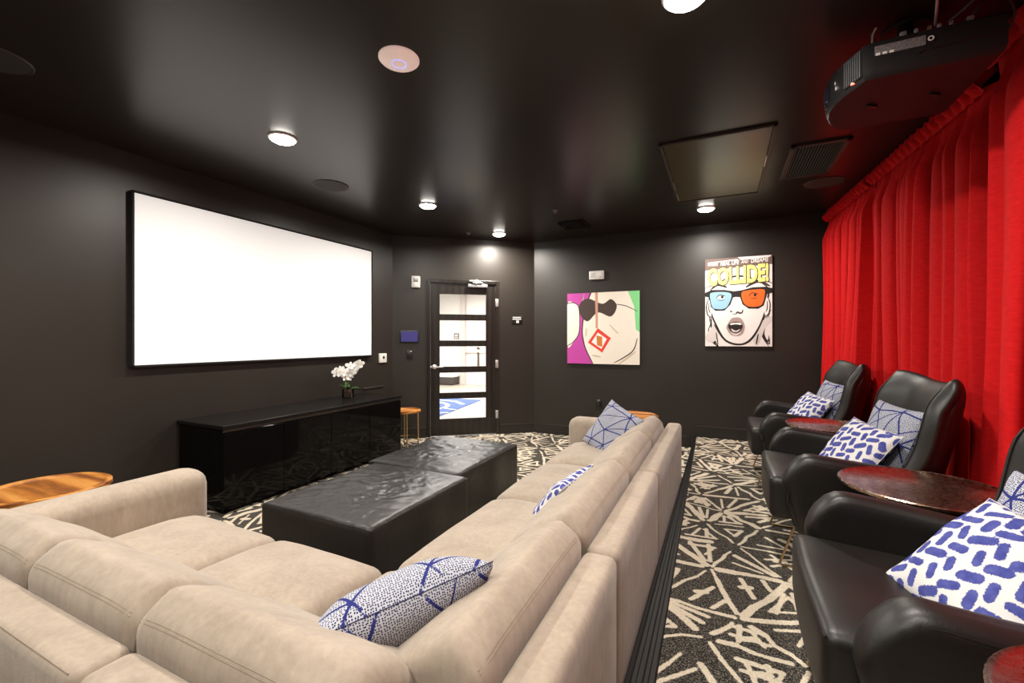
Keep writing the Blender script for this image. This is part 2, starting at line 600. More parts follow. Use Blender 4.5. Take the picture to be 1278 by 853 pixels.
# riser under the platform edge and its rear half
bm = BM()
poly = [(-.3045, YN), (XR, YN), (XR, YB), (nose_l(YB) + .02, YB), (nose_l(3.98) + .02, 3.98), (-.3045, 3.97)]
add_prism(bm, poly, 0.0, PZ - .006)
struct('floor_platform_riser', bm, plain('black_riser_paint', (.004, .0038, .0035), .7, spec=.2))
bm = BM()
n = 60
rows = []
prof = [(0.0, -.05), (0.0, .004), (.010, .008), (.013, .003), (.021, .003), (.024, .008), (.034, .008), (.037, .003), (.045, .003), (.048, .008), (.058, .008), (.062, .002)]
for i in range(2):
    y = (YN, YB - .002)[i]
    wd = (nose_r(y) - nose_l(y)) / .062
    rows.append([bm.verts.new((nose_l(y) + a * wd, y, PZ + b)) for a, b in prof])
for k in range(len(prof) - 1):
    bm.faces.new((rows[0][k], rows[0][k + 1], rows[1][k + 1], rows[1][k]))
struct('trim_1', bm, MAT['nosing'], label='ribbed black rubber step nosing')

bm = BM(); add_box(bm, (XL - WT / 2, (YN + 4.58) / 2, H / 2), (WT, 4.58 - YN, H)); struct('wall_left', bm, MAT['wall'])
bm = BM(); add_box(bm, ((-2.41 + XR) / 2, YB + WT / 2, H / 2), (XR + 2.41 + .2, WT, H)); struct('wall_back', bm, MAT['wall'])
bm = BM(); add_box(bm, (XR + WT / 2, (YN + YB) / 2, H / 2), (WT, YB - YN, H)); struct('wall_right', bm, MAT['wall'])
bm = BM(); add_box(bm, ((XL + XR) / 2, YN - WT / 2, H / 2), (XR - XL + .3, WT, H)); struct('wall_rear', bm, MAT['wall'])
# angled wall with the door opening
DM = Matrix.Translation(A) @ Matrix(((DW.x, DN.x, 0, 0), (DW.y, DN.y, 0, 0), (0, 0, 1, 0), (0, 0, 0, 1)))
S0, S1, DZ = .45, 1.44, 2.135
def dbox(bm, s0, s1, n0, n1, z0, z1, bev=0, mat=0):
    vs = add_box(bm, ((s0 + s1) / 2, (n0 + n1) / 2, (z0 + z1) / 2), (s1 - s0, n1 - n0, z1 - z0), bev, 2, None, mat)
    bmesh.ops.transform(bm, matrix=DM, verts=vs)
bm = BM()
dbox(bm, -.05, S0, 0, WT, 0, H); dbox(bm, S1, DLEN + .05, 0, WT, 0, H); dbox(bm, S0, S1, 0, WT, DZ, H)
struct('wall_door_side', bm, MAT['wall'])
bm = BM()
CE = [(XL - .1, YN - .1), (XR + .1, YN - .1), (XR + .1, YB + .1), (-2.41, YB + .1), (-4.04, 4.62)]
add_prism(bm, CE, H, H + .1)
struct('ceiling', bm, MAT['ceiling'])

# baseboards with a slim cap, toned lighter to stand in for a glossy highlight
def baseboard(name, p, q, z0, h=.135):
    p = Vector(p); q = Vector(q)
    d = (q - p); L = d.length; d.normalize()
    M = Matrix.Translation((p + q) / 2 + Vector((0, 0, z0))) @ Matrix.Rotation(math.atan2(d.y, d.x), 4, 'Z')
    bm = BM()
    vs = add_box(bm, (0, -.007, h / 2 - .004), (L, .014, h - .008))
    vs += add_box(bm, (0, -.009, h - .004), (L, .018, .008), mat=1)
    bmesh.ops.transform(bm, matrix=M, verts=vs)
    struct(name, bm, [MAT['trim'], MAT['edge']])
baseboard('baseboard_left', (XL, 0, 0), (XL, 4.58, 0), 0)
baseboard('baseboard_door_side', A, A + DW * (S0 - .01), 0)
baseboard('baseboard_door_side_far', A + DW * (S1 + .01), B, 0)
baseboard('baseboard_back', (-2.41, YB, 0), (-.36, YB, 0), 0)
baseboard('baseboard_platform', (-.28, YB, 0), (XR, YB, 0), PZ)

# ---------------------------------------------------------------- door (setting)
bm = BM()
dbox(bm, S0, S0 + .045, -.015, WT, 0, DZ, .004); dbox(bm, S1 - .045, S1, -.015, WT, 0, DZ, .004); dbox(bm, S0 + .045, S1 - .045, -.015, WT, DZ - .045, DZ, .004)
dfr = struct('door_1', bm, MAT['door'], label='dark wood glazed door with five wide panes')
panes = [(1.665, 1.94), (1.307, 1.582), (.95, 1.225), (.592, .867), (.235, .51)]
PS0, PS1 = .62, 1.258
bm = BM()
d0, d1 = S0 + .048, S1 - .048
dbox(bm, d0, PS0, .01, .055, .012, DZ - .048); dbox(bm, PS1, d1, .01, .055, .012, DZ - .048)
zz = [.012] + [z for lo, hi in reversed(panes) for z in (lo, hi)] + [DZ - .048]
for i in range(0, len(zz), 2): dbox(bm, PS0, PS1, .01, .055, zz[i], zz[i + 1])
leaf = obj('door_leaf', bm, MAT['door'], dfr, False)
for lo, hi in panes:
    bm = BM(); dbox(bm, PS0, PS1, .028, .034, lo, hi)
    obj('glass_pane', bm, MAT['glass'], leaf, False)
for z in (1.83, .98, .28):
    bm = BM(); dbox(bm, d1 - .005, d1 + .035, -.024, .008, z - .055, z + .055, .004)
    obj('hinge', bm, MAT['chrome'], dfr)
# lever handle
bm = BM()
RX = Matrix.Rotation(PI / 2, 3, 'X')
vs = add_lathe(bm, [(.0, 0), (.032, 0), (.032, .008), (.026, .012), (.012, .014), (.012, .045), (0, .047)], (S0 + .10, .01, .95), 20, 0, RX)
vs += add_box(bm, (S0 + .155, -.032, .948), (.125, .014, .018), .006)
vs += add_box(bm, (S0 + .052, -.002, .95), (.02, .03, .03), .004)
bmesh.ops.transform(bm, matrix=DM, verts=list({v for v in bm.verts}))
obj('door_handle', bm, MAT['chrome'], leaf)
# closer
bm = BM()
dbox(bm, 1.00, 1.27, -.045, .01, 2.035, 2.082, .008)
clo = obj('door_closer', bm, MAT['grey'], leaf)
bm = BM()
dbox(bm, 1.06, 1.20, -.06, -.045, 2.09, 2.105, .003); dbox(bm, 1.10, 1.13, -.06, -.02, 2.08, 2.14, .003); dbox(bm, 1.02, 1.18, -.035, -.015, 2.115, 2.135, .003)
obj('closer_arm', bm, MAT['chrome'], clo)

# ---------------------------------------------------------------- hall beyond the door
HX0, HX1, HY0, HY1 = -9.5, -2.3, 4.2, 11.1
bm = BM()
add_prism(bm, [(HX0, HY0), (-4.06, HY0), (-4.06, 4.62), (-2.45, 5.91), (HX1, 5.91), (HX1, HY1), (HX0, HY1)], -.05, -.002)
struct('floor_hall', bm, MAT['hall_floor'])
bm = BM(); add_prism(bm, [(HX0, HY0), (-4.06, HY0), (-4.06, 4.70), (-2.45, 5.97), (HX1, 5.97), (HX1, HY1), (HX0, HY1)], H, H + .05)
struct('ceiling_hall', bm, MAT['hall_wall'])
bm = BM(); add_box(bm, ((HX0 + HX1) / 2, HY1 + .05, H / 2), (HX1 - HX0, .1, H)); struct('wall_hall_far', bm, MAT['hall_wall'])
bm = BM(); add_box(bm, (HX0 - .05, (HY0 + HY1) / 2, H / 2), (.1, HY1 - HY0, H)); struct('wall_hall_left', bm, MAT['hall_wall'])
bm = BM(); add_box(bm, (HX1 + .05, (5.95 + HY1) / 2, H / 2), (.1, HY1 - 5.95, H)); struct('wall_hall_right', bm, MAT['hall_wall'])
bm = BM(); add_box(bm, ((HX0 - 4.06) / 2, HY0 - .05, H / 2), (-4.06 - HX0, .1, H)); struct('wall_hall_near', bm, MAT['hall_wall'])
# rug
t = thing('hall_rug', 'blue rug with white curved lines on the hall floor beyond the door', 'rug', (0, 0, 0))
bm = BM(); add_prism(bm, [(-7.6, 5.4), (-4.27, 5.7), (-4.72, 8.35), (-7.6, 8.2)], -.002, .008)
obj('pile', bm, MAT['rug_blue'], t, False)
bm = BM()
def ribbon(bm, pts, w, z, mat=0):
    P = [Vector(p) for p in pts]
    L = []; R = []
    for i, p in enumerate(P):
        tt = (P[min(i + 1, len(P) - 1)] - P[max(i - 1, 0)]).normalized()
        nn = Vector((-tt.y, tt.x))
        L.append(bm.verts.new((p.x + nn.x * w / 2, p.y + nn.y * w / 2, z))); R.append(bm.verts.new((p.x - nn.x * w / 2, p.y - nn.y * w / 2, z)))
    for i in range(len(P) - 1):
        f = bm.faces.new((L[i], L[i + 1], R[i + 1], R[i])); f.material_index = mat
ribbon(bm, [(-5.55 + .72 * math.cos(a), 7.05 + .62 * math.sin(a)) for a in [2 * PI * i / 40 for i in range(41)]], .09, .010)
ribbon(bm, [(-4.48, 6.95), (-4.83, 7.02)], .06, .010)
ribbon(bm, [(-6.9, 8.0), (-5.7, 7.95), (-5.1, 7.9), (-4.72, 7.6)], .10, .0104)
ribbon(bm, [(-6.0, 5.9), (-5.2, 6.1), (-4.42, 6.62)], .08, .0108)
obj('line_pattern', bm, MAT['rug_white'], t, False)
# hall door with pull handle, post, bench, sign
bm = BM()
add_box(bm, (-6.1, HY1 - .015, 1.05), (1.0, .03, 2.1), .004)
hd = struct('door_2', bm, MAT['hall_wall'], label='white hall door with long dark pull handle')
bm = BM(); add_box(bm, (-6.34, HY1 - .07, .70), (.06, .03, .52), .01); add_box(bm, (-6.34, HY1 - .07, 1.07), (.08, .03, .07), .01)
obj('pull_handle', bm, MAT['metal'], hd)
bm = BM(); add_box(bm, (-6.86, HY1 - .05, H / 2), (.16, .1, H), .004); add_box(bm, (-6.2, HY1 - .04, .95), (1.3, .08, .03)); struct('trim_2', bm, plain('pale_grey_hall_trim', (.60, .57, .53), .6))
t = thing('bench', 'long low taupe bench against the far hall wall seen through the door', 'bench', (-7.75, HY1 - .25, 0))
bm = BM(); add_box(bm, (0, 0, .12), (1.5, .4, .22), .01); obj('seat_block', bm, MAT['taupe'], t)
bm = BM(); add_box(bm, (0, 0, .25), (1.54, .44, .04), .012); obj('seat_top', bm, MAT['hall_wall'], t)
t = thing('hall_sign', 'small grey square sign on the white hall wall seen through the door', 'sign', (-7.12, HY1, 1.42))
bm = BM(); add_box(bm, (0, -.008, 0), (.18, .016, .18), .003); obj('plate', bm, MAT['grey'], t)
bm = BM(); add_box(bm, (0, -.018, .02), (.09, .004, .05)); add_box(bm, (0, -.018, -.05), (.12, .004, .02)); obj('print', bm, MAT['white'], t)

# ---------------------------------------------------------------- lamps
def area(name, loc, size, power, col=(1, .93, .84), rot=(0, 0, 0), shape='DISK', spread=PI, size_y=None):
    d = bpy.data.lights.new(name, 'AREA')
    d.shape = shape; d.size = size
    if size_y: d.size_y = size_y
    d.energy = power; d.color = col; d.spread = spread
    o = bpy.data.objects.new(name, d)
    o.location = loc; o.rotation_euler = rot
    COL.objects.link(o)
    return o

DL = [(-2.71, 2.04, 'nearest the large white screen end', 1.0), (-2.72, 3.70, 'above the middle of the black console', 1.0),
      (-2.62, 5.10, 'in front of the glazed door', 1.7), (-.15, 5.05, 'between the hatch and the tall poster', 1.2),
      (-.13, 1.885, 'at the top picture edge beside the projector', 1.15), (-2.71, .38, 'b', 1.25), (-.13, .30, 'b', 1.0), (-1.45, -.9, 'b', 1.0)]  # last three: unseen lamps without fixtures, added to brighten the near sofa
LABELS = ['glowing round downlight in the ceiling, largest of the row along the screen wall', 'glowing round downlight in the ceiling, middle of the row along the screen wall',
          'glowing round downlight in the ceiling in front of the glazed door', 'glowing round downlight at the edge of the olive ceiling hatch, above the tall poster',
          'glowing round downlight at the top edge of the picture, left of the projector']
first = None
for i, (x, y, s, k) in enumerate(DL):
    if i < 5:
        if first is None:
            t = thing('downlight', LABELS[i], 'ceiling light', (x, y, H), 0, 'round recessed downlights')
            bm = BM(); add_lathe(bm, [(.092, 0), (.092, -.006), (.084, -.012), (.076, -.010), (.074, 0)], n=40, cap=False); obj('trim_ring', bm, MAT['lamp_trim'], t)
            bm = BM(); add_lathe(bm, [(.076, -.004), (.074, -.020), (.060, -.027), (.030, -.031), (0, -.032)], n=40); obj('lens', bm, MAT['lamp'], t)
            first = t
        else:
            t = copy_tree(first); t.location = (x, y, H); t['label'] = LABELS[i]
    area('downlight_beam', (x, y, H - .036), .13, 31 * k, spread=math.radians(172))

area('rear_fill_lamp', (-1.1, -.9, 2.62), 1.6, 16, (1, .94, .87), (math.radians(28), 0, 0), 'SQUARE')  # added fill light behind the camera, not a ceiling fixture
area('hall_lamp', (-5.6, 8.2, 2.62), 3.2, 340, (1, .97, .93), (0, 0, 0), 'SQUARE')
area('hall_lamp_near', (-4.4, 6.4, 2.62), 1.0, 14, (1, .97, .93), (0, 0, 0), 'SQUARE')

W = bpy.data.worlds.new('World'); SC.world = W; W.use_nodes = True
W.node_tree.nodes['Background'].inputs[0].default_value = (1, .95, .9, 1)
W.node_tree.nodes['Background'].inputs[1].default_value = .05

# ---------------------------------------------------------------- projection screen
t = thing('projection_screen', 'large blank white projection screen in black frame on the left wall', 'screen', (XL, 2.93, 1.765))
SY, SZ = 2.42, 1.27
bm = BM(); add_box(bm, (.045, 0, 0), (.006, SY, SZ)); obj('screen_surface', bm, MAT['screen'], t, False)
bm = BM()
for s in (-1, 1):
    add_box(bm, (.028, s * (SY / 2 + .008), 0), (.055, .016, SZ + .032), .003)
    add_box(bm, (.028, 0, s * (SZ / 2 + .008)), (.055, SY + .032, .016), .003)
add_box(bm, (.02, 0, 0), (.03, SY, SZ))
obj('frame', bm, MAT['screen_frame'], t, False)

# ---------------------------------------------------------------- console
CX0, CX1, CY0, CY1, CZ = -3.93, -3.34, 2.03, 4.03, .675
t = thing('media_console', 'long black high-gloss console cabinet under the white screen', 'cabinet', ((CX0 + CX1) / 2, (CY0 + CY1) / 2, 0))
cx, cy = (CX0 + CX1) / 2, (CY0 + CY1) / 2
LX, LY = CX1 - CX0, CY1 - CY0
bm = BM(); add_box(bm, (-.01, 0, .345), (LX - .03, LY - .01, .60), .002); add_box(bm, (-.02, 0, .023), (LX - .08, LY - .06, .046)); obj('carcass', bm, MAT['gloss'], t, False)
bm = BM(); add_box(bm, (0, 0, CZ - .014), (LX + .01, LY + .02, .028), .003); obj('top', bm, MAT['satin'], t, False)
bm = BM(); add_box(bm, (LX / 2 - .012, 0, CZ - .042), (.012, LY, .018)); obj('metal_strip', bm, MAT['edge'], t, False)
for k in range(4):
    w = LY / 4
    bm = BM(); add_box(bm, (LX / 2 - .012, -LY / 2 + w * (k + .5), .335), (.018, w - .005, .565), .0015); obj('door', bm, MAT['gloss'], t, False)

# ---------------------------------------------------------------- potted orchid
OX, OY = -3.72, 3.60
t = thing('potted_orchid', 'white orchid in a small clear glass vase on the black console', 'plant', (OX, OY, CZ))
bm = BM(); add_lathe(bm, [(0, .002), (.058, .002), (.062, .006), (.064, .10), (.061, .10), (.059, .008), (0, .007)], n=32, cap=False); obj('vase', bm, MAT['vase'], t)
bm = BM()
rnd = random.Random(4)
for i in range(90):
    a = rnd.uniform(0, 2 * PI); r = .046 * math.sqrt(rnd.random()); z = rnd.uniform(.014, .088)
    s = rnd.uniform(.008, .013)
    v = bmesh.ops.create_icosphere(bm, subdivisions=1, radius=s)['verts']
    bmesh.ops.transform(bm, matrix=Matrix.Translation((r * math.cos(a), r * math.sin(a), z)) @ Matrix.Diagonal((1, 1.2, .7, 1)), verts=v)
tag(obj('pebbles', bm, MAT['stones'], t), kind='stuff')
def leaf_bm(az, L, lift, droop, w=.028):
    bm = BM(); n = 10; rows = []
    for i in range(n + 1):
        u = i / n
        x = L * u; z = .095 + lift * u - droop * u * u
        ww = w * math.sin(PI * min(1, .08 + u * .92)) ** .7
        rows.append([bm.verts.new((x, -ww, z + .006)), bm.verts.new((x, 0, z)), bm.verts.new((x, ww, z + .006))])
    for a, b in zip(rows, rows[1:]):
        for k in range(2): bm.faces.new((a[k], a[k + 1], b[k + 1], b[k]))
    bmesh.ops.transform(bm, matrix=Matrix.Rotation(az, 4, 'Z'), verts=bm.verts[:])
    return bm
for az, L, li, dr in ((.3, .13, .07, .06), (1.1, .15, .04, .08), (2.6, .10, .10, .03), (3.9, .10, .09, .04), (5.3, .12, .08, .05)):
    obj('leaf', leaf_bm(az, L, li, dr), MAT['leaf'], t)
# camera-facing side of the plant is roughly (-y,+x); the sprays arch along the wall
F1 = spline([(0, 0, .09), (.005, .0, .17), (.01, .03, .26), (.02, .09, .33), (.03, .15, .36)], 8)
F2 = spline([(0, 0, .09), (.0, -.01, .18), (.01, -.04, .25), (.02, -.10, .29), (.03, -.16, .27)], 8)
F3 = spline([(0, 0, .09), (.01, .0, .18), (.02, .0, .27), (.03, .02, .33)], 8)
for F in (F1, F2, F3):
    bm = BM(); add_tube(bm, F, .003, 6); obj('stem', bm, MAT['twig'], t)
def flower_bm(s, seed):
    bm = BM(); rnd = random.Random(seed)
    for k in range(5):
        a = PI / 2 + k * 2 * PI / 5 + rnd.uniform(-.1, .1)
        wide = .62 if k in (1, 4) else .42
        L = s * (1.0 if k in (1, 4) else .92)
        ctr = bm.verts.new((0, 0, .0))
        ring = []
        for i in range(13):
            u = i / 12
            ang = lerp(-1, 1, u)
            rr = L * (math.cos(ang * 1.35) ** .5 if abs(ang) < 1 else .35)
            x = rr * math.cos(ang * wide * 1.2); y = rr * math.sin(ang * wide * 1.25)
            zc = s * .16 * (1 - (2 * u - 1) ** 2) + .10 * s * (k % 2)
            ring.append(bm.verts.new((x * math.cos(a) - y * math.sin(a), x * math.sin(a) + y * math.cos(a), zc)))
        for p, q in zip(ring, ring[1:]): bm.faces.new((ctr, p, q))
    v = bmesh.ops.create_icosphere(bm, subdivisions=1, radius=s * .16)['verts']
    bmesh.ops.transform(bm, matrix=Matrix.Translation((0, 0, s * .12)), verts=v)
    for f in {f for w in v for f in w.link_faces}: f.material_index = 1
    return bm
rnd = random.Random(8)
fl_spots = [(F1, .55), (F1, .68), (F1, .80), (F1, .9), (F1, 1.0), (F2, .55), (F2, .7), (F2, .82), (F2, .92), (F2, 1.0), (F3, .75), (F3, .9), (F3, 1.0), (F1, .45)]
tocam = Vector((3.72, -3.6, .5)).normalized()
for i, (F, u) in enumerate(fl_spots):
    p = F[min(len(F) - 1, int(u * (len(F) - 1)))]
    o = obj('flower', flower_bm(.056 + rnd.uniform(-.004, .006), i), [MAT['petal'], MAT['yellow']], t)
    d = (tocam + Vector((rnd.uniform(-.5, .5), rnd.uniform(-.5, .5), rnd.uniform(-.35, .35)))).normalized()
    o.rotation_mode = 'QUATERNION'
    o.rotation_quaternion = d.to_track_quat('Z', 'Y')
    o.location = p + d * .02 + Vector((0, rnd.uniform(-.02, .02), rnd.uniform(-.02, .02)))

# ---------------------------------------------------------------- round wooden tables
def wood_table(loc, R, h, label, legs=4, ring=True, tray=.013, name='side_table', cat='side table'):
    t = thing(name, label, cat, loc)
    bm = BM(); add_lathe(bm, [(0, h - tray), (R - .032, h - tray), (R - .024, h - .003), (R - .012, h), (R, h - .006), (R + .001, h - .026), (R - .012, h - .036), (0, h - .036)], n=56)
    obj('tray_top', bm, MAT['wood'], t, True, 50)
    for k in range(legs):
        a = PI / 4 + k * 2 * PI / legs
        bm = BM(); add_tube(bm, [(R * .82 * math.cos(a), R * .82 * math.sin(a), h - .04), (R * .86 * math.cos(a), R * .86 * math.sin(a), .0)], .008, 8)
        obj('leg', bm, MAT['brass'], t)
    if ring:
        bm = BM(); zr = .12
        add_tube(bm, [(R * .85 * math.cos(2 * PI * i / 40), R * .85 * math.sin(2 * PI * i / 40), zr) for i in range(40)], .006, 6, True)
        obj('foot_ring', bm, MAT['brass'], t)
    return t
wood_table((-3.20, 1.03, 0), .26, .55, 'round honey-wood tray table behind the left arm of the beige sofa', 3)
wood_table((-.80, 4.50, 0), .24, .57, 'round honey-wood tray table behind the far arm of the beige sofa', 3)
wood_table((-3.47, 4.27, 0), .18, .47, 'small round wood-topped stool beside the right end of the black console', 4, True, .014, 'stool', 'stool')

# ---------------------------------------------------------------- ottomans
def ottoman(x0, x1, y0, y1, h, label, seed):
    t = thing('ottoman', label, 'ottoman', ((x0 + x1) / 2, (y0 + y1) / 2, 0), 0, 'black leather ottomans in front of the sofa')
    lx, ly = x1 - x0, y1 - y0
    def fn(p):
        q = p.copy()
        u, v = p.x / (lx / 2), p.y / (ly / 2)
        if p.z > 0:
            e = (1 - u * u) * (1 - v * v)
            q.z += .018 * e + .010 * e * mnoise.noise(Vector((p.x * 5 + seed, p.y * 5, 0)))
            r = abs(mnoise.noise(Vector((p.x * 7 + seed, p.y * 11 + seed, .3)))) ; q.z += .005 * math.sqrt(max(0, e)) * (1 - 2.4 * r)
            r2 = abs(mnoise.noise(Vector((p.x * 15 - p.y * 9 + seed, p.y * 17 + seed, 2.3)))); q.z += .0045 * math.sqrt(max(0, e)) * (1 - 2.4 * r2)
            r3 = abs(mnoise.noise(Vector((p.x * 30 + p.y * 12 + seed, p.y * 34 + seed, 5.3)))); q.z += .0042 * math.sqrt(max(0, e)) * smooth01(-.2, .6, mnoise.noise(Vector((p.x * 3 + seed, p.y * 3, 9)))) * (1 - 3 * r3)
        q.x += .006 * math.sin(p.y * 13 + seed) * (1 - abs(v)) * (1 if abs(u) > .8 else 0)
        return q
    bm = BM(); add_puff(bm, (lx, ly, h - .05), .028, (84, 92, 6), fn)
    for v in bm.verts: v.co.z += (h - .05) / 2 + .05
    obj('upholstery', bm, MAT['leather_wr'], t, True, None)
    bm = BM()
    z = h - .014
    a, b = lx / 2 - .006, ly / 2 - .006
    add_tube(bm, [(-a, -b, z), (a, -b, z), (a, b, z), (-a, b, z)], .004, 6, True); obj('seam', bm, MAT['leather'], t)
    for sx in (-1, 1):
        for sy in (-1, 1):
            bm = BM(); add_lathe(bm, [(.025, 0), (.025, .06)], (sx * (lx / 2 - .07), sy * (ly / 2 - .07), 0), 16); obj('foot', bm, MAT['foot'], t)
    return t
ottoman(-2.30, -1.50, 1.59, 2.485, .42, 'black wrinkled leather ottoman, the nearer of two pushed together by the sofa', 1)
ottoman(-2.385, -1.585, 2.50, 3.45, .42, 'black wrinkled leather ottoman, the farther of two, closer to the door', 7)

# ---------------------------------------------------------------- sectional sofa
SXR, SXF = -.305, -1.175       # rear and front of the long run
SYR, SYF = .43, 1.35           # rear and front of the short run
SXA = -2.42                    # inner face of the left arm
SYE = 3.97
t = sofa = thing('sectional_sofa', 'large beige velvet L-shaped sectional sofa facing the screen', 'sofa', (-1.0, 1.0, 0))
OFF = Vector((1.0, -1.0, 0))
def sobj(name, bm, mat=MAT['sofa'], smooth=True, sharp=None):
    for v in bm.verts: v.co += OFF
    return obj(name, bm, mat, sofa, smooth, sharp)
def seat(x0, x1, y0, y1, front=None, top=.452):
    lx, ly = x1 - x0, y1 - y0
    hz = .20
    def fn(p):
        q = p.copy(); u, v = p.x / (lx / 2), p.y / (ly / 2)
        if p.z > 0:
            q.z += .028 * (1 - u ** 4) * (1 - v ** 4) + .005 * mnoise.noise(Vector((p.x * 5 + x0 * 9, p.y * 5 + y0 * 7, 0)))
        if front == 'x' and u < 0: q.z -= .018 * smooth01(.5, 1, -u) * (1 if p.z > 0 else 0)
        if front == 'y' and v > 0: q.z -= .018 * smooth01(.5, 1, v) * (1 if p.z > 0 else 0)
        return q
    bm = BM(); add_puff(bm, (lx - .004, ly - .004, hz), .055, (12, 12, 4), fn)
    for v in bm.verts: v.co += Vector(((x0 + x1) / 2, (y0 + y1) / 2, top - hz / 2))
    return sobj('seat_cushion', bm)
# bases
bm = BM()
add_puff(bm, (SXR - SXF - .04, SYE - SYR - .02, .22), .02, (2, 2, 2))
for v in bm.verts: v.co += Vector(((SXR + SXF) / 2 + .01, (SYE + SYR) / 2, .16))
base = sobj('base', bm)
bm = BM()
add_puff(bm, (SXF - SXA + .3, SYF - SYR - .04, .22), .02, (2, 2, 2))
for v in bm.verts: v.co += Vector(((SXF + SXA) / 2 - .02, (SYF + SYR) / 2 - .01, .16))
sobj('base', bm)
for x, y in ((-1.08, 3.8), (-.40, 3.8), (-.4, .55), (-2.5, .55), (-2.5, 1.25), (-1.25, 1.25), (-1.08, 2.2)):
    bm = BM(); add_lathe(bm, [(.028, 0), (.028, .06)], (x, y, 0), 14); sobj('foot', bm, MAT['foot'], True, 40)
# seats
seat(SXF, SXR - .12, 2.94, 3.66, 'x'); seat(SXF, SXR - .12, 2.19, 2.94, 'x'); seat(SXF, SXR - .12, SYF, 2.19, 'x')
seat(-1.79, SXF, SYR + .12, SYF, 'y'); seat(SXA, -1.79, SYR + .12, SYF, 'y'); seat(SXF, SXR - .12, SYR + .12, SYF, None, .440)
# back frames
FH = .615; FT = .115
def frame_x(y0, y1):
    def fn(p):
        q = p.copy()
        if p.z > .12: q.x += .012 * (p.z - .12) * 0
        return q
    bm = BM(); add_puff(bm, (FT, y1 - y0 - .003, FH - .06), .03, (3, 8, 6), fn)
    for v in bm.verts: v.co += Vector((SXR - FT / 2, (y0 + y1) / 2, .06 + (FH - .06) / 2))
    o = sobj('back_frame', bm)
def frame_y(x0, x1):
    bm = BM(); add_puff(bm, (x1 - x0 - .003, FT, FH - .06), .03, (8, 3, 6))
    for v in bm.verts: v.co += Vector(((x0 + x1) / 2, SYR + FT / 2, .06 + (FH - .06) / 2))
    fo = sobj('back_frame', bm)
    bm = BM()
    for k in (0, 1): add_tube(bm, [(x0 + .03, SYR + .0085 - .004 * k, FH - .0085 - .010 * k + .001), (x1 - .03, SYR + .0085 - .004 * k, FH - .0085 - .010 * k + .001)], .0014, 5)
    for v in bm.verts: v.co += OFF
    obj('stitching', bm, MAT['sofa_dark'], fo)
frame_x(2.46, SYE); frame_x(1.45, 2.46); frame_x(SYR, 1.45)
frame_y(-1.225, SXR - FT - .001); frame_y(-2.62, -1.225)
# arms
def rbox(name, x0, x1, y0, y1, z0, z1, r, fn=None):
    bm = BM(); add_puff(bm, (x1 - x0, y1 - y0, z1 - z0), r, (6, 6, 6), fn)
    for v in bm.verts: v.co += Vector(((x0 + x1) / 2, (y0 + y1) / 2, (z0 + z1) / 2))
    return sobj(name, bm)
rbox('armrest', -2.64, SXA - .002, SYR + FT, 1.42, .06, .645, .085)
rbox('armrest', -1.22, SXR - FT - .001, 3.665, 3.88, .06, .635, .075)
def snap(tree, pts):
    out = []
    for p in pts:
        q, n, i, d = tree.find_nearest(Vector(p))
        out.append(q + (Vector(p) - q).normalized() * .0003 if d > 1e-6 else q)
    return out
# loose back cushions: thick at the foot, leaning on the frame
def back_cushion(axis, a0, a1, seed, z1=.70):
    L = a1 - a0; Hc = z1 - .42; T0 = .34
    def fn(p):
        q = p.copy()
        v = p.y / (L / 2); w = (p.z + Hc / 2) / Hc
        T = lerp(.35, .20, smooth01(0, 1, w))
        d = (p.x + T0 / 2) / T0 * T               # distance from the frame
        bul = (1 - v ** 6)
        if p.x > 0: d += .035 * bul * math.sin(PI * min(1, max(0, w))) + .006 * mnoise.noise(Vector((p.y * 6 + seed * 3, w * 3, seed)))
        e0 = (p.x + T0 / 2) / T0
        q.z -= .040 * (1 - smooth01(0, .42, e0)) * smooth01(.4, 1, w)
        q.z += .014 * bul * smooth01(.5, 1, w) - .05 * smooth01(.5, 1, w) * smooth01(.35, 1, (p.x + T0 / 2) / T0)
        q.x = d
        return q
    bm = BM(); add_puff(bm, (T0, L - .004, Hc), .05, (10, 16, 10), fn)
    for v in bm.verts:
        d, s, z = v.co
        if axis == 'x': v.co = Vector((SXR - FT - .002 - d, (a0 + a1) / 2 + s, z + .42 + Hc / 2))
        else: v.co = Vector(((a0 + a1) / 2 + s, SYR + FT + .002 + d, z + .42 + Hc / 2))
    bm.normal_update(); tree = BVHTree.FromBMesh(bm)
    c = sobj('back_cushion', bm)
    # twin top-stitch along the rear top edge
    bm = BM()
    for k in (0, 1):
        pts = []
        for i in range(21):
            s = lerp(-L / 2 + .022, L / 2 - .022, i / 20)
            e = 1 - (s / (L / 2)) ** 6
            d = .010 + k * .005; z = z1 + .014 * e - .052 + .006 * k
            if axis == 'x': pts.append((SXR - FT - .002 - d, (a0 + a1) / 2 + s, z))
            else: pts.append(((a0 + a1) / 2 + s, SYR + FT + .002 + d, z))
        add_tube(bm, snap(tree, pts), .0013, 5)
    for v in bm.verts: v.co += OFF
    obj('stitching', bm, MAT['sofa_dark'], c)
back_cushion('x', 3.08, 3.74, 1); back_cushion('x', 2.30, 3.08, 2); back_cushion('x', 1.46, 2.30, 3); back_cushion('x', .74, 1.46, 4)
back_cushion('y', SXA + .005, -1.855, 5); back_cushion('y', -1.855, -1.265, 6); back_cushion('y', -1.265, -.58, 7)

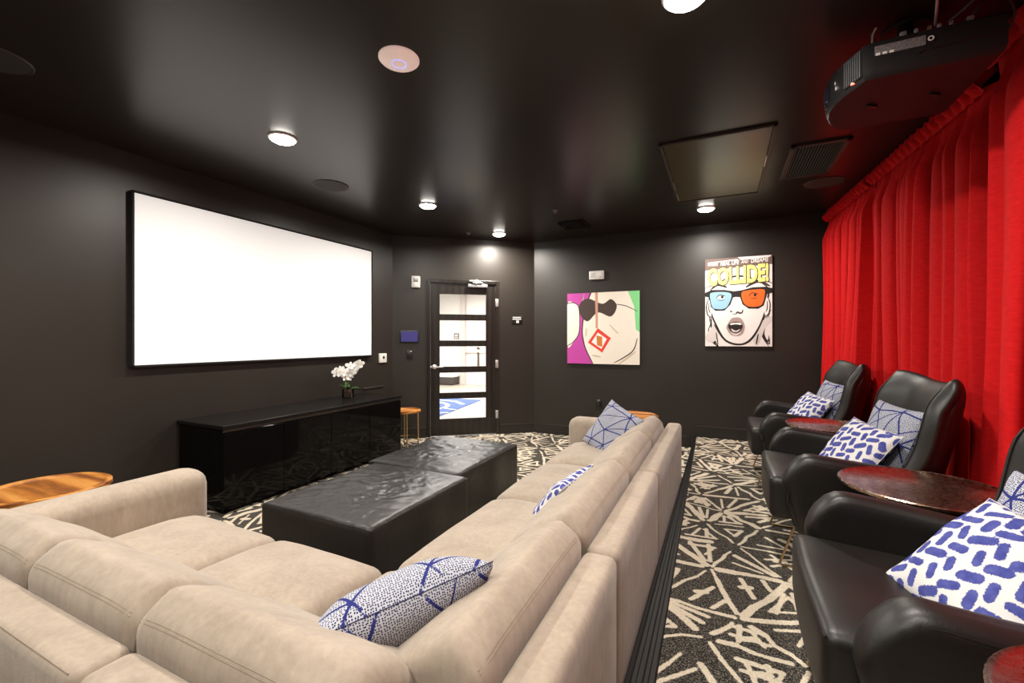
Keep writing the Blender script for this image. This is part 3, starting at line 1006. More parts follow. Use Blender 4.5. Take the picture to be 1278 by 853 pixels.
# ---------------------------------------------------------------- pillows
def star_segs(seed, sp=.17):
    rnd = random.Random(seed); S = []
    N = {}
    for j in range(-3, 4):
        for i in range(-3, 4):
            N[i, j] = ((i + .5 * (j % 2)) * sp + rnd.uniform(-.03, .03), j * sp * .87 + rnd.uniform(-.03, .03))
    for (i, j), p in N.items():
        o = j % 2
        for q in ((i + 1, j), (i + o, j + 1), (i + o - 1, j + 1)):
            if q in N and rnd.random() < .97: S.append((*p, *N[q], .0042))
        if rnd.random() < .5:
            q = N.get((i + 1, j + 1))
            if q: S.append((*p, *q, .0028))
    return S
def brush_segs(seed, cell=.061):
    rnd = random.Random(seed); S = []
    for j in range(-6, 7):
        for i in range(-7, 8):
            x = i * cell + .4 * cell * (j % 2) + rnd.uniform(-.004, .004); y = j * cell * .78 + rnd.uniform(-.004, .004)
            blk = (i + j // 2) % 2
            a = (.35 if blk else 1.95) + rnd.uniform(-.2, .2)
            L = rnd.uniform(.015, .024) if blk else rnd.uniform(.010, .017); r = rnd.uniform(.0115, .0155)
            S.append((x - L * math.cos(a), y - L * math.sin(a), x + L * math.cos(a), y + L * math.sin(a), r))
    return S
def pillow(label, kind, w, h, th, seed, M, fold=0.0, group=None):
    """pillow in its own xy-plane, thickness along z; M places it."""
    n = 110 if kind == 'star' else 64
    segs = star_segs(seed) if kind == 'star' else brush_segs(seed)
    us = np.linspace(-1, 1, n + 1)
    U, V = np.meshgrid(us, us)
    px = U * w / 2 * (1 - .055 * (1 - V ** 2) - .0 * V); py = V * h / 2 * (1 - .055 * (1 - U ** 2))
    prof = np.sqrt(np.clip((1 - np.abs(U) ** 2.6) * (1 - np.abs(V) ** 2.6), 0, 1))
    wr = np.array([[mnoise.noise(Vector((u * 2.2 + seed, v * 2.2, seed * .7))) for u in us] for v in us]) * .012 * (1 - prof * .4) * (prof > 0)
    def arc(side):
        Z = side * (prof * th / 2) + wr
        m = n // 2
        du = np.hypot(np.diff(px, axis=1), np.diff(Z, axis=1)); dv = np.hypot(np.diff(py, axis=0), np.diff(Z, axis=0))
        ax = np.zeros_like(px); ax[:, 1:] = np.cumsum(du, 1); ax -= ax[:, m:m + 1]
        ay = np.zeros_like(py); ay[1:, :] = np.cumsum(dv, 0); ay -= ay[m:m + 1, :]
        return ax, ay
    AX, AY = arc(1); D1 = field(AX, AY, segs); D2 = field(AX + .013, AY - .02, segs)
    co = []; dist = []; faces = []; uv = []
    for side in (1, -1):
        z = side * (prof * th / 2) + wr + fold * (U * V)
        base = len(co)
        co += list(zip(px.ravel(), py.ravel(), z.ravel()))
        dist += list((D1 if side > 0 else D2).ravel()); uv += list(zip((AX + (0 if side > 0 else .31)).ravel(), AY.ravel()))
        for j in range(n):
            for i in range(n):
                q = [base + j * (n + 1) + i, base + j * (n + 1) + i + 1, base + (j + 1) * (n + 1) + i + 1, base + (j + 1) * (n + 1) + i]
                faces.append(q if side > 0 else q[::-1])
    me = bpy.data.meshes.new('throw_pillow')
    me.from_pydata([tuple(c) for c in co], [], faces)
    at = me.attributes.new('stroke', 'FLOAT', 'POINT'); at.data.foreach_set('value', np.array(dist, np.float32))
    uvl = me.uv_layers.new(name='UVMap')
    for lp in me.loops: uvl.data[lp.index].uv = uv[lp.vertex_index]
    me.materials.append(MAT['star' if kind == 'star' else 'brush'])
    me.polygons.foreach_set('use_smooth', [True] * len(me.polygons))
    t = thing('throw_pillow', label, 'pillow', M.to_translation(), 0, group)
    t.rotation_euler = M.to_euler()
    c = bpy.data.objects.new('cover', me); COL.objects.link(c); c.parent = t
    bm = BM(); pts = []
    for (i0, j0, di, dj) in ((0, 0, 1, 0), (n, 0, 0, 1), (n, n, -1, 0), (0, n, 0, -1)):
        for k in range(0, n, 4):
            i, j = i0 + di * k, j0 + dj * k
            pts.append((px[j, i], py[j, i], wr[j, i] + fold * U[j, i] * V[j, i]))
    add_tube(bm, pts, .0013, 5, True)
    obj('piping', bm, MAT['star' if kind == 'star' else 'brush'] if False else (MAT['stitch'] if kind == 'star' else MAT['white']), t)
    return t
def place(c, xdir, ydir):
    """matrix whose local x ~ xdir and local y ~ ydir."""
    x = Vector(xdir).normalized(); y = Vector(ydir); y = (y - x * y.dot(x)).normalized(); z = x.cross(y)
    M = Matrix((x, y, z)).transposed().to_4x4()
    M.translation = Vector(c)
    return M

# ---------------------------------------------------------------- lounge chairs
def make_chair(loc, rz, label):
    t = thing('lounge_chair', label, 'armchair', loc, rz, 'black leather wing lounge chairs along the curtain')
    L = MAT['leather']
    # seat cushion: front at x=-.40
    def fs(p):
        q = p.copy(); u = p.x / .30; v = p.y / .335
        if p.z > 0: q.z += .018 * (1 - v ** 4) * (1 - max(0, u) ** 4) + .004 * mnoise.noise(p * 6)
        q.z -= .035 * (u + 1) * .5                   # slopes down to the back
        if p.z < 0 and u < 0: q.z -= .025 * smooth01(.2, 1, -u)
        if u < 0: q.x -= .012 * math.cos(v * PI / 2) * smooth01(.5, 1, -u)
        q.y *= lerp(1.0, .98, (u + 1) / 2)
        return q
    bm = BM(); add_puff(bm, (.60, .645, .185), .032, (14, 14, 5), fs)
    for v in bm.verts: v.co += Vector((-.12, 0, .372))
    seat = obj('seat_cushion', bm, L, t, True, None)
    bm = BM()
    add_tube(bm, [(-.414 - .012 * math.cos(y * PI / .67), y, .453) for y in [lerp(-.31, .31, i / 24) for i in range(25)]], .0035, 6)
    obj('piping', bm, L, seat)
    # hull under the cushion
    def fh(p):
        q = p.copy(); w = (p.z + .08) / .16
        if p.x < 0: q.x += .07 * (1 - w) ** 1.5
        return q
    bm = BM(); add_puff(bm, (.62, .70, .16), .03, (6, 6, 5), fh)
    for v in bm.verts: v.co += Vector((-.05, 0, .285))
    obj('seat_base', bm, L, t, True, None)
    LN = .70; HB = .410; XA = -.03
    def top(u): return HB - .15 * max(0, 1 - u / .19) ** 2.2 - .070 * u + .010
    def arm(sg):
        def fa(p):
            q = p.copy(); u = (p.x + LN / 2) / LN; w = (p.z + HB / 2) / HB
            q.z = -HB / 2 + w * top(u)
            q.x += .07 * (1 - w) * max(0, 1 - u / .5)
            q.y += sg * (.018 * math.sin(PI * w) - .03 * (1 - w)) - sg * .05 * smooth01(.25, .95, u)
            return q
        bm = BM(); add_puff(bm, (LN, .112, HB), .040, (20, 5, 12), fa)
        for v in bm.verts: v.co += Vector((XA, sg * .378, .21 + HB / 2))
        o = obj('armrest', bm, L, t, True, None)
        bm = BM(); P = []
        for i in range(33):
            u = i / 32
            P.append((XA - LN / 2 + .018 + LN * u * .98, sg * (.378 + .046 + .006) - sg * .05 * smooth01(.25, .95, u), .21 + top(u) - .026))
        P = [(XA - LN / 2 + .055, sg * .423, .27), (XA - LN / 2 + .024, sg * .430, .36)] + P[1:]
        add_tube(bm, P, .0035, 6); obj('piping', bm, L, o)
    arm(-1); arm(1)
    # winged back: inner skin, rolled rim and outer shell as one closed surface
    def inner(s, w):
        w = max(0.0, w)
        half = lerp(.335, .402, math.sin(PI * .5 * min(1, w * 1.3))) - .020 * smooth01(.7, 1, w)
        x0 = .180 + .125 * w
        wing = lerp(.20, .115, smooth01(0, .6, w)) * smooth01(.30, 1.0, abs(s)) ** 1.25 * lerp(1, .65, smooth01(.8, 1, w))
        x = x0 - wing - .020 * math.cos(s * PI / 2) * math.sin(PI * w)
        z = .32 + .650 * w + .034 * smooth01(.15, .9, abs(s)) * w ** 2.5 - .03 * smooth01(.92, 1, abs(s)) * w ** 6
        return Vector((x, s * half, z))
    nu, nv = 32, 22
    bm = BM(); R1 = []; R2 = []
    eps = 1e-3
    def nrm(s, w):
        a = inner(s + eps, w) - inner(s - eps, w); b = inner(s, w + eps) - inner(s, w - eps)
        return b.cross(a).normalized()            # toward +x (rear)
    for j in range(nv + 1):
        w = j / nv; r1 = []; r2 = []
        for i in range(nu + 1):
            s = -1 + 2 * i / nu
            p = inner(s, w); n = nrm(s, w)
            if n.x < 0: n = -n
            k = (1 - abs(s) ** 8) * (1 - w ** 10)
            th = .105
            r1.append(bm.verts.new(p + n * th * .30 * (1 - k) ** 1.5)); r2.append(bm.verts.new(p + n * (th - th * .30 * (1 - k) ** 1.5)))
        R1.append(r1); R2.append(r2)
    for R in (R1, R2):
        for j in range(nv):
            for i in range(nu): bm.faces.new((R[j][i], R[j][i + 1], R[j + 1][i + 1], R[j + 1][i]))
    SEAM = {-1: [R1[j][2].co.copy() for j in range(4, nv)], 1: [R1[j][nu - 2].co.copy() for j in range(4, nv)]}
    ring1 = R1[0] + [R1[j][nu] for j in range(1, nv + 1)] + R1[nv][-2::-1] + [R1[j][0] for j in range(nv - 1, 0, -1)]
    ring2 = R2[0] + [R2[j][nu] for j in range(1, nv + 1)] + R2[nv][-2::-1] + [R2[j][0] for j in range(nv - 1, 0, -1)]
    # rolled rim: push a middle ring outward
    ctr = Vector((.2, 0, .6)); mid = []
    for a, b in zip(ring1, ring2):
        m = (a.co + b.co) / 2; o = Vector((0, m.y, max(0, (m.z - .6)) * 1.0))
        o = Vector((0, math.copysign(1, m.y) if abs(m.y) > .31 else 0, 1 if m.z > .90 else 0))
        if o.length: o.normalize()
        mid.append(bm.verts.new(m + o * .020))
    N = len(ring1)
    for i in range(N):
        k = (i + 1) % N
        bm.faces.new((ring1[i], ring1[k], mid[k], mid[i])); bm.faces.new((mid[i], mid[k], ring2[k], ring2[i]))
    bk = obj('backrest', bm, L, t, True, None)
    m = bk.modifiers.new('soft', 'SUBSURF'); m.levels = 1; m.render_levels = 1
    for sg in (-1, 1):          # wing seam
        bm = BM(); add_tube(bm, SEAM[sg], .003, 6); obj('piping', bm, L, bk)
    # sled legs
    for sg in (-1, 1):
        bm = BM()
        P = [(-.30, sg * .27, .235), (-.375, sg * .28, .012), (-.365, sg * .28, .006), (.24, sg * .28, .006), (.25, sg * .28, .012), (.21, sg * .27, .235)]
        add_tube(bm, P, .006, 8); obj('sled_leg', bm, MAT['brass'], t)
    return t
CH = [((.65, 1.60, PZ), -.02, 'black leather wing lounge chair nearest the camera, between the two nearer copper tables'),
      ((.65, 2.95, PZ), -.01, 'black leather wing lounge chair in the middle of the row of three'),
      ((.635, 4.32, PZ), .0, 'black leather wing lounge chair farthest along the row, near the back wall')]
proto = make_chair(*CH[0])
for loc, rz, lb in CH[1:]:
    c = copy_tree(proto); c.location = loc; c.rotation_euler = (0, 0, rz); c['label'] = lb

# copper side tables
def copper_table(loc, label):
    t = thing('pedestal_table', label, 'side table', loc, 0, 'round copper tables between the lounge chairs')
    R, h = .275, .60
    bm = BM(); add_lathe(bm, [(0, h - .008), (R - .012, h - .006), (R - .004, h), (R, h - .004), (R - .004, h - .014), (R * .6, h - .020), (0, h - .020)], n=64); obj('tabletop', bm, MAT['copper'], t, True, 60)
    bm = BM(); add_lathe(bm, [(.06, h - .02), (.03, h - .05), (.018, h - .10), (.016, .04), (.03, .02), (.16, .012), (.165, 0)], n=32); obj('pedestal', bm, MAT['brass'], t, True, 50)
    return t
ct = copper_table((.72, 2.272, PZ), 'round aged-copper pedestal table between the nearest and middle lounge chairs')
for loc, lb in (((.68, 3.63, PZ), 'round aged-copper pedestal table between the middle and farthest lounge chairs'),
                ((.668, .948, PZ), 'round aged-copper pedestal table cut off at the bottom right corner')):
    c = copy_tree(ct); c.location = loc; c['label'] = lb

# pillows on chairs
for (loc, rz, lb), who, sd in zip(CH, ('nearest', 'middle', 'farthest'), (1, 2, 3)):
    R = Matrix.Translation(loc) @ Matrix.Rotation(rz, 4, 'Z')
    pillow(f'pale blue pillow with navy star lines on the {who} black lounge chair', 'star', .40, .40, .12, 20 + sd,
           R @ place((.145 - .03 * (sd == 1), .03, .640 - .045 * (sd == 1)), (.22, -.97, -.03), (.32, .02, .90)), .0, 'star-line pillows on the lounge chairs')
    pillow(f'white pillow with blue brush strokes on the {who} black lounge chair', 'brush', .40, .37, .12, 40 + sd,
           R @ place((-.02, -.06, .575), (.28, -.95, -.06), (.70, .06, .66) if sd == 1 else (.58, .06, .80)), .0, 'brushstroke throw pillows on the lounge chairs')
# sofa pillows
pillow('white dotted pillow with navy lines slumped in the near corner of the beige sofa', 'star', .455, .42, .19, 31,
       place((-.785, .955, .575), (.60, .72, .18), (.66, -.58, .72)))
pillow('white pillow with blue brush strokes half hidden behind a beige sofa back cushion', 'brush', .44, .42, .13, 44,
       place((-.765, 2.13, .475), (.06, 1, 0), (.60, 0, .80)))
pillow('pale blue pillow with navy star lines propped against the far arm of the beige sofa', 'star', .39, .41, .12, 25,
       place((-.775, 3.43, .610), (.75, -.60, -.28), (.45, .30, .78)))

# ---------------------------------------------------------------- curtains
def curtain(label, pts, folds, seed, amp=.045, z0=PZ + .01, ztop=2.60):
    t = thing('velvet_curtain', label, 'curtain', (pts[0][0], pts[0][1], 0), 0, 'red velvet curtain panels')
    rnd = random.Random(seed)
    P = [Vector((x, y, 0)) for x, y in pts]
    segL = [(b - a).length for a, b in zip(P, P[1:])]; tot = sum(segL)
    def at(s):
        d = s * tot
        for a, b, l in zip(P, P[1:], segL):
            if d <= l + 1e-9: return a.lerp(b, d / l), (b - a).normalized()
            d -= l
        return P[-1], (P[-1] - P[-2]).normalized()
    nc = folds * 12; nr = 44
    ph = [0.0]
    for i in range(folds): ph.append(ph[-1] + rnd.uniform(.6, 1.45))
    ph = [p / ph[-1] for p in ph]
    am = [rnd.uniform(.40, 1.35) for _ in range(folds + 1)]
    drift = [rnd.uniform(-.5, .5) for _ in range(folds + 1)]
    def wave(s, w):
        # w: 0 bottom .. 1 top
        k = 0
        while k < folds - 1 and s > ph[k + 1]: k += 1
        f = (s - ph[k]) / max(1e-6, ph[k + 1] - ph[k])
        a = lerp(am[k], am[k + 1], f)
        c = -math.cos(2 * PI * (f + .12 * drift[k] * math.sin(w * 3 + k) * math.sin(PI * f)))
        c = math.copysign(abs(c) ** 1.25, c)
        big = mnoise.noise(Vector((s * tot * 2.3 + seed, w * 1.2, .4))) * .05 * (1 - w) ** .5
        c = c if w < .9 else c * lerp(1, .16, smooth01(.9, .985, w))
        return (a * c * amp * lerp(1.35, .9, w) + big * 1.3 + .012 * mnoise.noise(Vector((s * tot * 14, w * 2.5, seed))))
    bm = BM(); rows = []
    for j in range(nr + 1):
        w = j / nr
        z = lerp(z0, ztop, w)
        row = []
        for i in range(nc + 1):
            s = i / nc
            s2 = min(1, max(0, s + .012 * mnoise.noise(Vector((s * 6 + seed, w * 1.8, 2))) * (1 - w)))
            p, tg = at(s2); nn = Vector((-tg.y, tg.x, 0))
            if nn.x > 0: nn = -nn
            k = 0
            while k < folds - 1 and s > ph[k + 1]: k += 1
            f = (s - ph[k]) / max(1e-6, ph[k + 1] - ph[k])
            tang = (ph[k + 1] - ph[k]) * tot * .24 * math.sin(4 * PI * f) * (1 - smooth01(.85, .98, w)) * (0 if k in (0, folds - 1) else 1)
            row.append(bm.verts.new(p + nn * wave(s, w) + tg * tang + Vector((0, 0, z)) - P[0]))
        rows.append(row)
    for a, b in zip(rows, rows[1:]):
        for i in range(nc): bm.faces.new((a[i], a[i + 1], b[i + 1], b[i]))
    obj('drape', bm, MAT['velvet'], t, True, None)
    # gathered heading: ruffle leaning into the room
    bm = BM(); rows = []
    hp = int(folds * 1.7)
    for j in range(7):
        w = j / 6
        z = ztop - .035 + .125 * w
        row = []
        for i in range(nc * 2 + 1):
            s = i / (nc * 2)
            p, tg = at(s); nn = Vector((-tg.y, tg.x, 0))
            if nn.x > 0: nn = -nn
            c = math.cos(2 * PI * hp * s + .8 * mnoise.noise(Vector((s * tot * 4, 0, seed))))
            c = math.copysign(abs(c) ** .6, c)
            d = .022 + .030 * math.sin(PI * min(1, w * 1.3)) + c * lerp(.004, .034, smooth01(0, .5, w)) - .03 * w + .008 * mnoise.noise(Vector((s * tot * 25, w * 3, seed)))
            row.append(bm.verts.new(p + nn * d + tg * (.010 * c * w) + Vector((0, 0, z)) - P[0]))
        rows.append(row)
    for a, b in zip(rows, rows[1:]):
        for i in range(nc * 2): bm.faces.new((a[i], a[i + 1], b[i + 1], b[i]))
    obj('gathered_heading', bm, MAT['velvet'], t, True, None)
    return t
curtain('red velvet curtain panel at the far end, next to the tall poster wall', [(1.03, 5.66), (1.115, 4.50)], 10, 3, .075)
curtain('wide red velvet curtain panel behind the middle lounge chair', [(1.12, 4.46), (1.20, 3.30), (1.21, 3.0)], 11, 7, .080)
curtain('red velvet curtain panel nearest the camera at the right edge, behind the projector', [(1.135, 2.775), (1.12, 2.38), (1.24, 2.05), (1.24, .4)], 14, 12, .075)
t = thing('curtain_track', 'thin dark curtain track along the ceiling above the red curtains', 'curtain rail', (1.13, 3.0, H))
bm = BM(); add_tube(bm, [(-.09, 2.72, -.012), (.07, .3, -.012), (.07, -.3, -.012), (-.04, -2.6, -.012)], .010, 8); obj('rail', bm, MAT['black'], t)

# ---------------------------------------------------------------- posters
def flatmat(name, col): return plain(name, col, .55, var=.015)
PM = {k: flatmat('print_' + k, srgb(*c)[:3]) for k, c in dict(
    white=(240, 235, 231), cream=(240, 232, 218), black=(26, 20, 18), brown=(66, 50, 44), magenta=(190, 66, 160), green=(132, 214, 142), red=(226, 58, 44),
    orange=(240, 104, 28), amber=(206, 120, 40), blue=(150, 194, 218), yellow=(228, 228, 132), mauve=(168, 146, 142), band=(112, 90, 82), grey=(218, 211, 207), pink=(206, 150, 128), tan=(206, 190, 160)).items()}
PMK = list(PM)
class Print:
    """flat inked shapes on a canvas lying in the wall plane (u right, v up, facing -y)."""
    def __init__(s, w, h): s.bm = BM(); s.w = w; s.h = h; s.k = 0
    def z(s): s.k += 1; return -.0262 - .00008 * s.k
    def clip(s, P):
        # clip a polygon to the sheet (Sutherland-Hodgman)
        for ax, lim, sg in ((0, 0, 1), (0, 1, -1), (1, 0, 1), (1, 1, -1)):
            out = []
            for i in range(len(P)):
                a, b = P[i - 1], P[i]
                ia, ib = sg * (a[ax] - lim) >= 0, sg * (b[ax] - lim) >= 0
                if ia != ib:
                    tt = (lim - a[ax]) / (b[ax] - a[ax]); out.append((a[0] + (b[0] - a[0]) * tt, a[1] + (b[1] - a[1]) * tt))
                if ib: out.append(tuple(b))
            P = out
            if len(P) < 3: return []
        return P
    def poly(s, P, m, sm=0):
        if sm: P = [(p.x, p.y) for p in spline([(a, b, 0) for a, b in P], sm, True)]
        P = s.clip([tuple(p) for p in P])
        Q = []
        for p in P:
            if not Q or math.hypot(p[0] - Q[-1][0], p[1] - Q[-1][1]) > 1e-5: Q.append(p)
        if len(Q) > 2 and math.hypot(Q[0][0] - Q[-1][0], Q[0][1] - Q[-1][1]) < 1e-5: Q.pop()
        if len(Q) < 3: return
        y = s.z()
        f = s.bm.faces.new([s.bm.verts.new(((u - .5) * s.w, y, (v - .5) * s.h)) for u, v in Q]); f.material_index = PMK.index(m)
    def stroke(s, P, w, m, sm=6, w1=None):
        P = [Vector((a, b, 0)) for a, b in P]
        if sm: P = spline(P, sm)
        n = len(P); L = []; R = []
        for i, p in enumerate(P):
            tt = P[min(i + 1, n - 1)] - P[max(i - 1, 0)]
            tt = Vector((tt.x * s.w, tt.y * s.h, 0)).normalized()
            ww = lerp(w, w if w1 is None else w1, i / (n - 1)) / 2
            if w1 is None: ww *= .35 + .65 * math.sin(PI * min(1, max(0, i / (n - 1)))) ** .5
            L.append((p.x - tt.y * ww / s.w, p.y + tt.x * ww / s.h)); R.append((p.x + tt.y * ww / s.w, p.y - tt.x * ww / s.h))
        y = s.z()
        for i in range(n - 1):
            q = s.clip([L[i], L[i + 1], R[i + 1], R[i]])
            if len(q) >= 3:
                f = s.bm.faces.new([s.bm.verts.new(((u - .5) * s.w, y, (v - .5) * s.h)) for u, v in q]); f.material_index = PMK.index(m)
    def ell(s, c, a, b, m, rot=0, k=36):
        P = []
        for i in range(k):
            x, y = a * math.cos(2 * PI * i / k), b * math.sin(2 * PI * i / k)
            P.append((c[0] + x * math.cos(rot) - y * math.sin(rot), c[1] + x * math.sin(rot) + y * math.cos(rot)))
        s.poly(P, m)
    def text(s, txt, u, v, sx, sy, m, off=0.0, shear=0.0, rot=0.0):
        cu = bpy.data.curves.new('lettering', 'FONT'); cu.body = txt; cu.offset = off; cu.shear = shear; cu.align_x = 'CENTER'; cu.align_y = 'CENTER'; cu.resolution_u = 3
        o = bpy.data.objects.new('lettering', cu); COL.objects.link(o)
        dg = bpy.context.evaluated_depsgraph_get(); me = bpy.data.meshes.new_from_object(o.evaluated_get(dg))
        y = s.z(); vm = []
        for p in me.vertices:
            a, b = p.co.x * sx, p.co.y * sy
            a, b = a * math.cos(rot) - b * math.sin(rot), a * math.sin(rot) + b * math.cos(rot)
            vm.append(s.bm.verts.new(((u - .5) * s.w + a, y, (v - .5) * s.h + b)))
        for p in me.polygons:
            try: f = s.bm.faces.new([vm[i] for i in p.vertices]); f.material_index = PMK.index(m)
            except ValueError: pass
        bpy.data.objects.remove(o); bpy.data.curves.remove(cu); bpy.data.meshes.remove(me)

def canvas(name, label, x0, x1, z0, z1):
    w, h = x1 - x0, z1 - z0
    t = thing(name, label, 'poster', ((x0 + x1) / 2, YB - .0015, (z0 + z1) / 2))
    bm = BM(); add_box(bm, (0, -.013, 0), (w, .026, h), .002); obj('canvas', bm, flatmat('canvas_edge', srgb(40, 34, 30)[:3]), t, False)
    return t, Print(w, h)
# --- abstract square canvas in the same colours
t, P = canvas('canvas_picture', 'square pop art canvas in magenta, cream and green on the back wall', -1.91, -.945, .995, 1.945)
P.poly([(0, 0), (1, 0), (1, 1), (0, 1)], 'magenta')
P.poly([(.62, 1), (1, 1), (1, .42), (.90, .46), (.86, .75)], 'green')
P.poly([(.25, 1), (.21, .86), (.20, .7)], 'green')
P.poly([(.36, 1.02), (.24, .72), (.22, .45), (.26, .25), (.36, .0), (.40, -.05), (.70, -.05), (1.05, -.05), (1.05, .40), (.95, .48), (.93, .78), (.84, 1.02)], 'cream')
P.stroke([(.34, 1), (.26, .78), (.22, .48), (.25, .26), (.34, .06), (.37, 0)], .016, 'black', 6, .012)
P.poly([(0, .84), (.10, .86), (.17, .78), (.17, .45), (.10, .32), (0, .25)], 'cream', 4)
P.stroke([(0, .86), (.10, .865), (.172, .78), (.175, .46), (.10, .32), (0, .25)], .012, 'black', 6, .010)
P.poly([(.18, .84), (.30, .92), (.50, .84), (.62, .90), (.70, .80), (.62, .66), (.44, .72), (.30, .60), (.20, .68)], 'brown', 6)
P.stroke([(.66, .83), (.82, .80), (.97, .72)], .010, 'black')
P.poly([(.40, 1), (.44, 1), (.44, .5), (.41, .5)], 'pink')
P.poly([(.30, .30), (.44, .50), (.62, .36), (.50, .16)], 'red'); P.poly([(.35, .305), (.44, .44), (.565, .35), (.49, .21)], 'white')
P.poly([(.42, .40), (.50, .38), (.50, .24), (.43, .26)], 'amber')
P.stroke([(.60, .55), (.68, .46), (.72, .42)], .016, 'tan'); P.stroke([(.28, .5), (.27, .38)], .02, 'tan'); P.stroke([(.36, .12), (.48, .10)], .02, 'tan')
P.stroke([(.66, .02), (.80, .10), (.92, .20), (.97, .36)], .014, 'black'); P.stroke([(.72, .0), (.84, .09), (.95, .18)], .02, 'tan')
obj('artwork', P.bm, [PM[k] for k in PMK], t, False)
# --- tall comic print
t, P = canvas('comic_picture', 'tall comic style print of a woman in blue and orange glasses on the back wall', -.18, .515, 1.24, 2.28)
P.poly([(0, 0), (1, 0), (1, 1), (0, 1)], 'white')
P.poly([(0, .87), (1, .90), (1, 1), (0, 1)], 'band')
P.poly([(.55, .965), (.97, .98), (.99, 1), (.5, 1)], 'white'); P.stroke([(.04, .955), (.5, .975)], .012, 'white', 2, .012)
# hair and face
for k in range(7):
    P.stroke([(.02 + .02 * k, .42 - .05 * k), (.10, .30 - .04 * k), (.05 + .03 * k, .16 - .03 * k), (.16, .02)], .010, 'black')
    P.stroke([(.99 - .015 * k, .40 - .03 * k), (.88, .30 - .035 * k), (.84 + .02 * k, .15 - .02 * k), (.95, .0 + .02 * k)], .010, 'black')
P.poly([(.72, .10), (.86, .28), (1, .33), (1, .28), (.9, .2), (.8, .02)], 'grey', 4)
P.poly([(.0, .10), (.10, .22), (.16, .30), (.2, .12), (.1, .04)], 'grey', 4)
P.poly([(.09, .66), (.08, .40), (.17, .22), (.28, .08), (.42, .02), (.60, .02), (.74, .10), (.86, .27), (.93, .46), (.93, .66), (.5, .80)], 'black', 5)
P.poly([(.11, .66), (.10, .41), (.19, .235), (.30, .095), (.43, .04), (.59, .04), (.72, .12), (.84, .28), (.905, .46), (.905, .66), (.5, .78)], 'white', 5)
for sg, u in ((1, .03), (-1, .96)):
    P.poly([(u, .53), (u + sg * .07, .50), (u + sg * .07, .36), (u + sg * .02, .34), (u - sg * .01, .42)], 'white', 4)
    P.stroke([(u + sg * .02, .54), (u - sg * .01, .46), (u + sg * .01, .36), (u + sg * .07, .33)], .012, 'black'); P.stroke([(u + sg * .03, .50), (u + sg * .03, .42), (u + sg * .05, .38)], .010, 'black')
# brows
P.stroke([(.10, .655), (.20, .70), (.34, .665)], .028, 'brown'); P.stroke([(.62, .66), (.80, .715), (.97, .66)], .028, 'brown')
P.stroke([(.0, .67), (.15, .70), (.3, .69)], .008, 'black'); P.stroke([(.66, .69), (.85, .735), (1, .69)], .010, 'black')
# glasses
P.poly([(-.02, .61), (.10, .645), (.30, .64), (.44, .62), (.54, .625), (.72, .655), (.90, .655), (1.02, .635), (1.02, .59), (.93, .575), (.88, .45), (.80, .415), (.66, .42), (.57, .47), (.535, .55), (.47, .555), (.43, .55), (.39, .47), (.30, .405), (.16, .405), (.09, .45), (.06, .56), (-.02, .575)], 'black')
P.poly([(.075, .585), (.12, .615), (.30, .615), (.40, .59), (.385, .51), (.31, .43), (.17, .425), (.105, .46)], 'blue', 5)
P.poly([(.555, .59), (.62, .62), (.86, .63), (.895, .585), (.86, .47), (.78, .44), (.66, .445), (.585, .49)], 'orange', 5)
for cx, cy, m in ((.245, .555, 'white'), (.735, .565, 'orange')):
    P.ell((cx, cy), .062, .020, m); P.ell((cx + .02, cy + .004), .020, .016, 'black')
    P.stroke([(cx - .075, cy - .008), (cx - .02, cy + .028), (cx + .07, cy + .012)], .010, 'black'); P.stroke([(cx - .05, cy - .025), (cx, cy - .035), (cx + .06, cy - .025)], .006, 'black')
# nose, mouth
P.stroke([(.385, .385), (.40, .40), (.42, .385)], .010, 'black'); P.stroke([(.47, .37), (.50, .385), (.53, .372), (.565, .38), (.575, .41)], .016, 'black'); P.stroke([(.42, .37), (.455, .36), (.49, .37)], .006, 'black')
P.poly([(.33, .225), (.40, .31), (.46, .325), (.53, .32), (.58, .28), (.605, .215), (.57, .14), (.48, .115), (.39, .135), (.345, .18)], 'mauve', 5)
P.poly([(.355, .235), (.42, .272), (.52, .272), (.575, .225), (.53, .165), (.46, .15), (.39, .175)], 'black', 5)
P.poly([(.41, .262), (.53, .264), (.55, .24), (.47, .248), (.39, .24)], 'white', 3); P.poly([(.40, .20), (.47, .175), (.535, .195), (.50, .165), (.43, .165)], 'grey', 3)
P.poly([(.385, .158), (.47, .14), (.55, .16), (.47, .12)], 'grey', 3)
P.stroke([(.14, .25), (.28, .09), (.42, .03)], .014, 'black'); P.stroke([(.17, .16), (.2, .02)], .012, 'black'); P.stroke([(.80, .14), (.77, .02)], .014, 'black')
# lettering
P.text('WHERE', .115, .932, .034, .048, 'white', .015, .2, .03); P.text('REAL LIFE', .375, .938, .046, .066, 'white', .03, .2, .03)
P.text('AND', .603, .942, .034, .048, 'white', .015, .2, .03); P.text('DREAMS', .815, .948, .046, .066, 'white', .03, .2, .03)
P.text('COLLIDE!', .5, .787, .150, .270, 'brown', .060, .06, .045)
P.text('COLLIDE!', .492, .790, .150, .270, 'yellow', .042, .06, .045)
obj('artwork', P.bm, [PM[k] for k in PMK], t, False)

